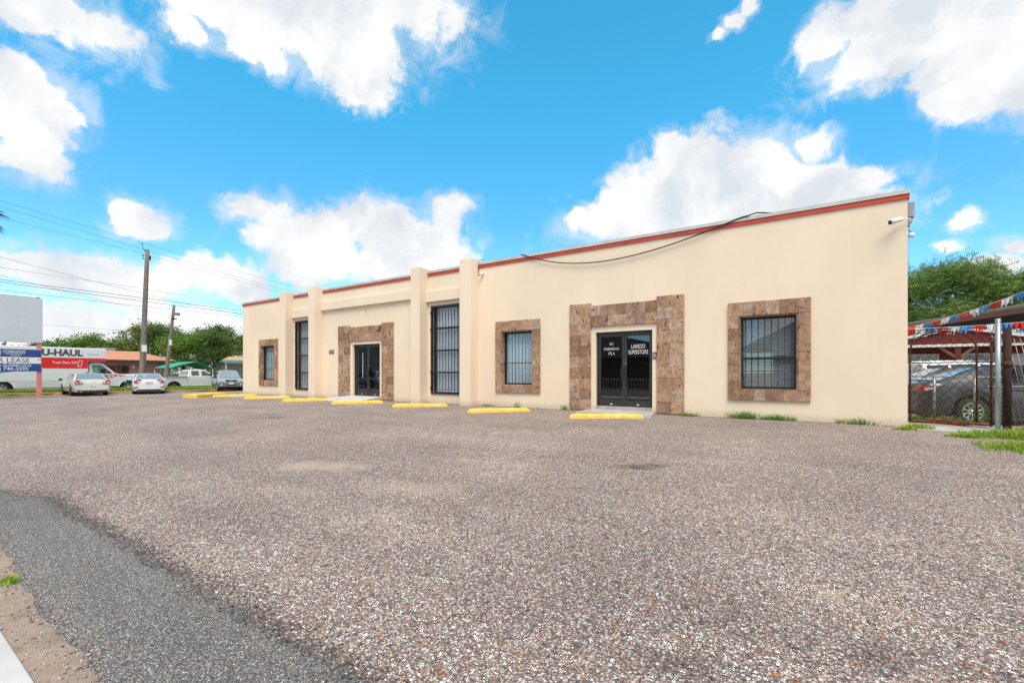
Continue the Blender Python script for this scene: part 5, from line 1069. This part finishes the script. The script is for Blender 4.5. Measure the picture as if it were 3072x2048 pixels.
# red sales office with white trim
b = thing('sales_office', 'dark red sales office with white gable trim behind the car lot', 'building', (5, 20, 0))
W_(MB().box(-1.5, 11.2, 21.6, 27, 0, 2.62), 'wall', 'barn_red', b)
gy = 20.5
gb = W_(MB().prism([(1.55,2.68),(8.45,2.68),(5.0,3.42)], gy, gy+.15, 'y'), 'gable', 'barn_red', b); W_(MB().box(1.2, 8.8, gy-.05, gy-.002, 2.54, 2.68), 'eave_trim', 'house_white', b)
for k in range(22): x = 1.9+k*.285; h = 2.68+.74*(1-abs(x-5)/3.45); W_(MB().box(x-.012, x+.012, gy-.012, gy-.001, 2.69, h-.02), 'batten', 'barn_red', gb)
for s in (1, -1): W_(MB().prism([(5+s*4.0,2.62),(5,3.48),(5,3.62),(5+s*4.0,2.76)], gy-.12, gy-.06, 'y'), 'barge_board', 'house_white', b)
W_(MB().add([(.9,gy-.13,2.74),(5,gy-.13,3.625),(9.1,gy-.13,2.74),(.9,27,2.74),(5,27,3.625),(9.1,27,2.74)], [(0,1,4,3),(1,2,5,4)]), 'roof', 'grey_roof', b)
for x in (5.0,): W_(MB().box(x-.12, x+.12, gy+.0, gy+.22, 0, 2.53), 'porch_post', 'barn_red', b)
for s in (1, -1): W_(MB().prism([(5+s*.13,1.95),(5+s*.13,2.12),(5+s*.62,2.53),(5+s*.80,2.53)], gy+.02, gy+.18, 'y'), 'brace', 'brown_beam', b)
for x0_, x1_, nm in ((2.2,4.45,3),(5.35,7.0,3),):
    w = W_(MB().box(x0_, x1_, 21.50, 21.58, .9, 2.2), 'window', 'house_white', b); W_(MB().box(x0_+.1, x1_-.1, 21.475, 21.498, 1.0, 2.1), 'pane', 'car_glass', w)
    for k in range(1, nm): x = x0_+.1+(x1_-x0_-.2)*k/nm; W_(MB().box(x-.03, x+.03, 21.44, 21.474, 1.0, 2.1), 'mullion', 'house_white', w)
    W_(MB().box(x0_+.1, x1_-.1, 21.445, 21.474, 1.55, 1.60), 'glazing_bar', 'house_white', w)
W_(MB().box(7.05, 7.8, 21.48, 21.58, 0, 2.15), 'door', 'house_grey', b); W_(MB().box(7.9, 8.35, 21.55, 21.598, 1.55, 2.0), 'notice', 'sign_white', b); W_(MB().box(8.40, 8.85, 21.55, 21.598, 1.55, 2.0), 'notice', 'sign_blue', b)
W_(MB().lathe([(.001,21.53),(.14,21.54),(.14,21.56)], 16, 'y', (8.62,0,1.78)), 'notice_ring', 'house_white', b)
# open carport roof over the cars
cp = thing('carport', 'dark metal carport roof with a maroon fascia over the car lot', 'carport', (3, 6, 0))
A = Vector((1.15,9.3,2.70)); B = Vector((3.75,2.9,2.70)); d_ = (B-A).normalized(); n_ = Vector((-d_.y, d_.x, 0)); n_ = n_ if n_.x > 0 else -n_
def cpb(name, mat, o0, o1, z0, z1, ext=1.0):
    a, b_ = A-d_*.2, B+d_*ext; m = MB(); vs = [a+n_*o0, b_+n_*o0, b_+n_*o1, a+n_*o1]; m.add([(v.x, v.y, z) for z in (z0, z1) for v in vs], [(3,2,1,0),(4,5,6,7),(0,1,5,4),(1,2,6,5),(2,3,7,6),(3,0,4,7)]); return W_(m, name, mat, cp)
cpb('fascia', 'canopy_purple', 0, .05, 2.71, 2.82); cpb('roof', 'canopy_grey', .03, 5.5, 2.83, 2.90); cpb('gutter', 'canopy_grey', -.08, -.005, 2.87, 2.94); cpb('soffit', 'dark_soffit', .065, 5.4, 2.74, 2.825)
for k in range(3): p = A+d_*(1.0+2.9*k)+n_*5.3; W_(MB().box(p.x-.05, p.x+.05, p.y-.05, p.y+.05, -.155, 2.735), 'post', 'canopy_purple', cp)
# bunting
random.seed(21)
def bunting(name, label, P0, P1, sag, n, start):
    t = thing(name, label, 'bunting', P0); P0 = Vector(P0); P1 = Vector(P1); pts = []
    for k in range(41): u = k/40; p = P0.lerp(P1, u); p.z -= sag*4*u*(1-u); pts.append(p)
    W_(MB().tube(pts, .004, 5), 'cord', 'rope', t)
    for k in range(n):
        mt = ('flag_blue', 'flag_red', 'flag_white')[(k+start) % 3]; m = MB()
        for j in range(9):
            u = (k+.06+.105*j)/n; p = P0.lerp(P1, u); p.z -= sag*4*u*(1-u); w = (P1-P0).normalized()*((P1-P0).length/n*.075); ln = random.uniform(.08,.17); dv = Vector((random.uniform(-.05,.02), random.uniform(-.05,.05), -ln)); tw = Vector((0, random.uniform(-.01,.01), 0))
            m.add([p-w, p+w, p+w*.8+dv*.55+tw, p-w*.8+dv*.55+tw, p+w*.6+dv, p-w*.6+dv], [(0,1,2,3),(3,2,4,5)])
        W_(m, 'fringe', mt, t)
bunting('bunting', 'red white and blue fringe bunting rising over the carport edge', (.20,2.2,2.24), (1.86,-.62,2.78), .10, 15, 0)
bunting('bunting', 'red white and blue fringe bunting strung level above the lattice gate', (.05,.75,2.12), (2.1,.05,2.13), .03, 12, 1)
# ------------------------------------------------------------------ vegetation
def leaf_cloud(rng, lobes, n, size, aspect=.4, droop=.3, fill=.5, frond=False):
    """lobes: (cx, cy, cz, rx, ry, rz). Leaves gather in clumps near the lobe surfaces, with gaps between."""
    V = []; Fc = []; vol = np.array([(l[3]*l[4]*l[5])**.67 for l in lobes]); vol /= vol.sum()
    per = 34; nc = max(1, n//per)
    for ci in range(nc):
        l = lobes[rng.choice(len(lobes), p=vol)]
        d = rng.normal(size=3); d /= np.linalg.norm(d)
        if d[2] < -.35: d[2] *= -.6
        rr = 1 - fill*rng.random()**1.7; c = np.array(l[:3]) + d*np.array(l[3:])*rr; cs = size*rng.uniform(1.6, 3.0)
        for k in range(per):
            p = c + rng.normal(size=3)*cs*np.array([.5,.5,.36])
            a = rng.normal(size=3)*np.array([1,1,.45]) + d*.5; a[2] -= droop*rng.random(); a /= np.linalg.norm(a)
            b = np.cross(a, rng.normal(size=3)); b /= np.linalg.norm(b)+1e-9
            s = size*rng.uniform(.6, 1.35); w = s*aspect*.5; i = len(V)
            if frond:       # feathery compound leaf: spine with paired leaflets
                for q in range(4):
                    f0 = q/4*s; m_ = p + a*f0; up = np.cross(a, b)
                    for sd in (1, -1):
                        e = m_ + a*s*.20 + b*sd*w*(1.25-.2*q); i = len(V)
                        V += [m_.tolist(), (m_+a*s*.13).tolist(), (e+up*.02*sd).tolist()]; Fc.append((i, i+1, i+2))
            else:
                V += [p.tolist(), (p+a*s*.5+b*w).tolist(), (p+a*s).tolist(), (p+a*s*.5-b*w).tolist()]; Fc.append((i, i+1, i+2, i+3))
    return V, Fc
def tree(name, label, base, lobes, n, size, mat, seed, trunk_r=.18, aspect=.4, frond=False, group=None, fill=.5):
    rng = np.random.default_rng(seed); t = thing(name, label, 'tree', base, 0, group)
    V, Fc = leaf_cloud(rng, lobes, n, size, aspect, .3, fill, frond); m = MB(); m.v = V; m.f = Fc; m.sm = [False]*len(Fc); m.build('crown', mat, t)
    tr = MB(); cz = np.mean([l[2]-l[5]*.5 for l in lobes]); fork = Vector((rng.uniform(-.2,.2), rng.uniform(-.2,.2), cz*.55))
    tr.tube([(0,0,0),(fork.x*.4,fork.y*.4,fork.z*.5),tuple(fork)], [trunk_r,trunk_r*.85,trunk_r*.7], 8)
    for l in lobes:
        e = Vector(l[:3]); mid = fork.lerp(e, .5) + Vector((rng.uniform(-.3,.3), rng.uniform(-.3,.3), rng.uniform(0,.4))); tr.tube([tuple(fork), tuple(mid), tuple(e)], [trunk_r*.55,trunk_r*.35,trunk_r*.12], 6)
        for q in range(4):
            d = Vector(rng.normal(size=3).tolist()).normalized(); d.z = abs(d.z)*.7; f_ = Vector((e.x+d.x*l[3]*.85, e.y+d.y*l[4]*.85, e.z+d.z*l[5]*.85)); tr.tube([tuple(mid.lerp(e, .6)), tuple(e.lerp(f_, .5)), tuple(f_)], [trunk_r*.2,trunk_r*.13,trunk_r*.04], 5)
    tr.build('trunk', 'bark', t); return t
G_ = 'trees beyond the cross street'
# spots: world x, y, lobes relative to the foot
tree('broad_tree', 'broad green tree with rusty patches rising over the peach roof', (-79, 12.5, -.42), [(0,-1.5,5.2,2.6,2.9,2.4),(0,1.6,6.1,2.8,2.8,2.3),(.5,-.2,7.1,2.2,2.6,1.5),(0,3.6,5.0,2.3,2.2,2.3),(0,-3.4,4.4,2.0,2.0,1.8),(1.0,.5,3.6,2.4,3.2,1.6)], 21000, .30, 'leaf_brownish', 31, group=G_)
tree('broad_tree', 'bright green tree leaning over the end of the peach roof', (-69, 12.6, -.42), [(0,.2,4.0,1.7,2.0,1.7),(.3,-1.2,5.0,1.8,1.6,1.5),(0,1.5,5.4,1.6,1.7,1.7),(.4,.2,2.5,1.6,2.4,1.2)], 13000, .24, 'leaf_mid', 32, group=G_)
tree('dark_tree', 'tall dark tree behind the green canvas shelter', (-76, 19.0, -.42), [(0,-1.5,5.4,2.3,2.3,2.5),(0,.8,7.0,2.2,2.1,1.9),(0,1.8,4.8,2.2,2.0,2.3),(.4,-.4,3.2,2.0,2.8,1.6)], 16000, .28, 'leaf_dark', 33, group=G_)
tree('dark_tree', 'dark tree with a pale trunk standing left of the cottage', (-68, 15.6, -.42), [(0,-.6,3.8,1.5,1.6,1.9),(0,.9,4.8,1.5,1.5,1.7),(.2,0,5.9,1.2,1.3,1.2)], 10500, .22, 'leaf_dark', 34, .15, group=G_)
tree('bushy_tree', 'bushy mid green tree over the cottage roof', (-74, 22.5, -.42), [(0,-.4,4.8,2.0,2.2,2.2),(0,2.4,5.2,2.0,2.4,2.0),(.3,.8,6.5,1.8,2.0,1.3)], 14000, .27, 'leaf_mid', 35, group=G_)
tree('bushy_tree', 'green trees crowding behind the left end of the peach roof', (-80, 4.2, -.42), [(0,-.8,4.2,1.9,2.1,1.5),(0,1.8,4.9,2.0,2.2,1.7),(.4,.6,3.4,2.0,2.6,1.2)], 12500, .27, 'leaf_mid', 36, group=G_)
tree('small_tree', 'small sparse tree above the cab of the box truck', (-82, 1.0, -.42), [(0,-.4,3.7,1.4,1.8,1.1),(0,1.1,4.5,1.1,1.2,1.1)], 4800, .25, 'leaf_dark', 37, .12, group=G_)
for i in range(3):
    tree('low_shrub', ('bright low shrub beside the canvas shelter', 'low hedge shrub below the peach roof end', 'low shrub in the cottage yard')[i], [(-60.5,7.4,-.42),(-64,10.6,-.42),(-63,13.0,-.42)][i], [(0,0,.9,.8,1.2,.8),(0,.7,1.2,.7,.8,.6)], 1500, .17, ('leaf_mesquite','leaf_mid','leaf_dark')[i], 40+i, .05)
tree('hedge', 'dark overgrown hedge closing the yards behind the canvas shelter', (-84, 17, -.42), [(0,-9+k*2.6,1.4,1.2,1.9,1.6) for k in range(9)], 9000, .26, 'leaf_dark', 45, .06)
# feathery mesquites behind the car lot
G2 = 'feathery trees behind the sales office'
tree('mesquite_tree', 'feathery green mesquite tree above the red sales office', (6.2, 30.5, 0), [(-1.8,-.5,6.2,2.4,2.0,1.9),(.6,0,7.4,2.3,2.0,1.5),(2.6,.3,6.0,2.2,2.0,2.0),(-.6,-1.2,4.6,3.0,1.8,1.4),(2.4,-1.2,4.4,2.6,1.8,1.4),(-3.0,.2,4.8,1.8,1.8,1.6)], 23000, .38, 'leaf_mesquite', 51, .22, .5, True, G2, .55)
tree('mesquite_tree', 'mesquite tree reaching over the carport towards the fence', (11.5, 29.0, 0), [(-1.2,0,5.6,2.4,2.0,1.8),(1.2,0,6.9,2.4,2.0,1.6),(3.2,.2,5.4,2.2,2.0,2.0),(.6,-1.0,4.2,3.0,1.8,1.4)], 16000, .38, 'leaf_mesquite', 52, .22, .5, True, G2, .55)
tree('mesquite_tree', 'darker mesquite standing against the shop side wall far back', (1.2, 33.0, 0), [(0,0,5.2,2.4,2.0,1.9),(-1.6,.3,4.0,2.0,2.0,1.6),(1.6,.2,4.4,2.2,2.0,1.8)], 11000, .38, 'leaf_dark', 53, .2, .5, True, G2, .55)
# fan palm whose tips reach into view
pm = thing('palm_tree', 'tall palm with drooping fronds left of the lease sign', 'palm tree', (-48.6, -7.6, -.42)); rng = np.random.default_rng(61)
MB().tube([(0,0,0),(.1,.05,5),(.0,.1,12.4)], [.26,.20,.17], 10).build('trunk', 'bark', pm)
for k in range(26):
    an = 2*math.pi*k/26*1.618*5; el = rng.uniform(-.9, 1.0); L_ = rng.uniform(1.5, 1.9); m = MB(); d = Vector((math.cos(an)*math.cos(el), math.sin(an)*math.cos(el), math.sin(el))); s_ = d.cross(Vector((0,0,1))).normalized(); u_ = s_.cross(d)
    o0 = Vector((0,.1,12.4)); tip = o0+d*L_*.5; m.tube([tuple(o0), tuple(tip)], [.02,.012], 4)
    for j in range(17):
        f_ = (j-8)/8*1.25; dd = (d*math.cos(f_)+s_*math.sin(f_)).normalized(); e = tip+dd*L_*.62+Vector((0,0,-.25-.35*abs(f_)*.3)); mm = tip+dd*L_*.34; w = s_*.02+u_*.012
        m.add([tip, mm+w, e, mm-w], [(0,1,2,3)])
    m.build('frond', 'palm_leaf', pm)
# grass
def blades(name, pts, h, w, mat, seed, label, zf):
    rng = np.random.default_rng(seed); V = []; Fc = []
    for x, y in pts:
        hh = h*rng.uniform(.45, 1.25); an = rng.uniform(0, 6.28); b = w*rng.uniform(.6, 1.3); lx, ly = rng.normal(0, .45, 2)*hh; i = len(V); z = zf(x, y)-.005; ca, sa = math.cos(an)*b, math.sin(an)*b
        V += [(x-ca,y-sa,z),(x+ca,y+sa,z),(x+lx*.45+ca*.7,y+ly*.45+sa*.7,z+hh*.6),(x+lx*.45-ca*.7,y+ly*.45-sa*.7,z+hh*.6),(x+lx,y+ly,z+hh*rng.uniform(.75,1.0))]; Fc += [(i,i+1,i+2,i+3),(i+3,i+2,i+4)]
    m = MB(); m.v = V; m.f = Fc; m.sm = [False]*len(Fc); o = m.build(name, mat); return tag(o, label, 'grass', kind='stuff')
rng = np.random.default_rng(71); pts = []
while len(pts) < 26000:
    y = rng.uniform(-10.5, 7.0); e = float(lot_edge(y)); x = rng.uniform(-45.4, e-.15); pts.append((x, y))
def vz(x, y): return -.22
blades('verge_grass', pts, .30, .018, 'grass_blade', 72, 'unmown green grass on the verge between lot and cross street', vz)
pts = []
while len(pts) < 5000:
    y = rng.uniform(-11.5, -4.6); e = float(lot_edge(y)); x = rng.uniform(e+.05, e+4.2*max(.05, (-y-4.4)/3.0)); pts.append((x, y))
blades('lot_grass', pts, .07, .012, 'grass_blade', 73, 'thin short grass creeping over the lot edge round the sign post', ground_z)
def clump(label, cx, cy, rx, ry, n, h, seed, w=.007, mat='grass_blade', cat='grass tuft', name='grass_tuft', group=None, flat=False):
    rng = np.random.default_rng(seed); m = MB()
    for i in range(n):
        q = np.clip(rng.normal(0, .42, 2), -.85, .85); x, y = cx+q[0]*rx, cy+q[1]*ry; hh = h*rng.uniform(.4, 1.2)*(1-.3*min(1, q[0]**2+q[1]**2)); z = ripple(x, y)-.005; an = rng.uniform(0, 6.28); b = w*rng.uniform(.6, 1.4)
        if not flat:
            lx, ly = rng.normal(0, .5, 2)*hh; ca, sa = math.cos(an)*b, math.sin(an)*b
            m.add([(x-ca,y-sa,z),(x+ca,y+sa,z),(x+lx*.4+ca*.8,y+ly*.4+sa*.8,z+hh*.65),(x+lx*.4-ca*.8,y+ly*.4-sa*.8,z+hh*.65),(x+lx,y+ly,z+hh*.9)], [(0,1,2,3),(3,2,4)])
        else:            # creeping weed: stem and small leaves
            tx, ty = x+rng.normal(0,.3)*h, y+rng.normal(0,.3)*h-.02
            for k in range(7):
                u = rng.random(); p = Vector((x+(tx-x)*u, y+(ty-y)*u, z+hh*u)); d = Vector(rng.normal(size=3).tolist()).normalized(); s_ = Vector(rng.normal(size=3).tolist()).cross(d).normalized(); L_ = w*rng.uniform(2.2, 4.2)
                m.add([p, p+d*L_*.5+s_*L_*.28, p+d*L_, p+d*L_*.5-s_*L_*.28], [(0,1,2,3)])
            m.add([(x-.0015,y,z),(x+.0015,y,z),(tx,ty,z+hh)], [(0,1,2)])
    return tag(m.build(name, mat), label, cat, group)
gw = 'weeds at the foot of the shop wall'
for i, (lab, cx, rx, n, h) in enumerate([('low weed clump at the foot of the right stone door column', -4.35, .30, 90, .09), ('leafy weed clump below the left edge of the blinds window', -3.10, .42, 210, .17), ('leafy weed clump below the right side of the blinds window', -2.35, .42, 190, .14), ('straggly weeds along the bare wall right of the blinds window', -.85, .42, 110, .12), ('small weed sprouting left of the lettered doors stone column', -7.98, .10, 50, .16), ('dry weed tuft below the curtained stone window', -9.75, .14, 26, .16), ('thin weed line at the foot of the last pilaster', -10.9, .35, 40, .06), ('small green sprout beside the pale ramp', -19.0, .12, 40, .12)]):
    clump(lab, cx, -.09 if i not in (0, 4) else -.14, rx, .09, n, h, 80+i, .009, 'weed_leaf', 'weeds', 'weed_clump', gw, True)
clump('bright grass tuft at the foot of the shop corner by the gate', .10, -.42, .30, .20, 300, .13, 90, .006)
clump('low grass tuft on the gravel in front of the shop corner', -.18, -.80, .22, .12, 160, .08, 91, .006)
clump('wide bright grass patch in front of the galvanised post', 1.40, -1.15, .95, .42, 1700, .16, 92, .006)
clump('sprawling grass patch on the gravel away from the fence', 1.15, -2.55, .80, .55, 1500, .13, 93, .006)
clump('thin grass tuft between the gate slab and gravel', .55, -1.45, .30, .14, 520, .08, 94, .006)
clump('dark green weeds at the foot of the rusty post', 1.75, -.20, .40, .14, 300, .16, 95, .007)
clump('small green tuft in the dirt beside the asphalt strip', -6.35, -11.80, .12, .06, 160, .06, 96, .004)
clump('dead leaves and weeds behind the lattice gate', .75, 1.75, 1.0, .25, 420, .14, 97, .008, 'weed_leaf', 'weeds', 'weed_clump', None, True)
clump('thin green vine on the chain-link fence post', 1.29, 1.13, .10, .04, 70, .75, 98, .010, 'weed_leaf', 'vine', 'vine', None, True)
# crumbling edge of chippings at the foot of the wall
pw = pebbles('wall_foot_rubble', 2600, (-27.5, 0, -.30, -.005), .006, .022, 14, [(.10,.09,.085),(.16,.14,.13),(.24,.21,.19),(.33,.29,.27)], .05); tag(pw, 'dark crumbs of stone and dirt along the foot of the shop wall', 'rubble', kind='stuff')
# a few dry straws on the gravel
rng = np.random.default_rng(99); m = MB(); plain('straw', (.52,.42,.26), .9)
for i in range(140):
    x, y = rng.uniform(-5, 1.2), rng.uniform(-11.2, -8.2); an = rng.uniform(0, 6.28); L_ = rng.uniform(.03,.12); z = ripple(x, y)+.010
    m.tube([(x,y,z),(x+math.cos(an)*L_*.5,y+math.sin(an)*L_*.5+.006,z+.006),(x+math.cos(an)*L_,y+math.sin(an)*L_,z+.002)], .0009, 3, cap=False)
tag(m.build('dry_straws', 'straw'), 'dry grass straws scattered on the gravel', 'straw', kind='stuff')
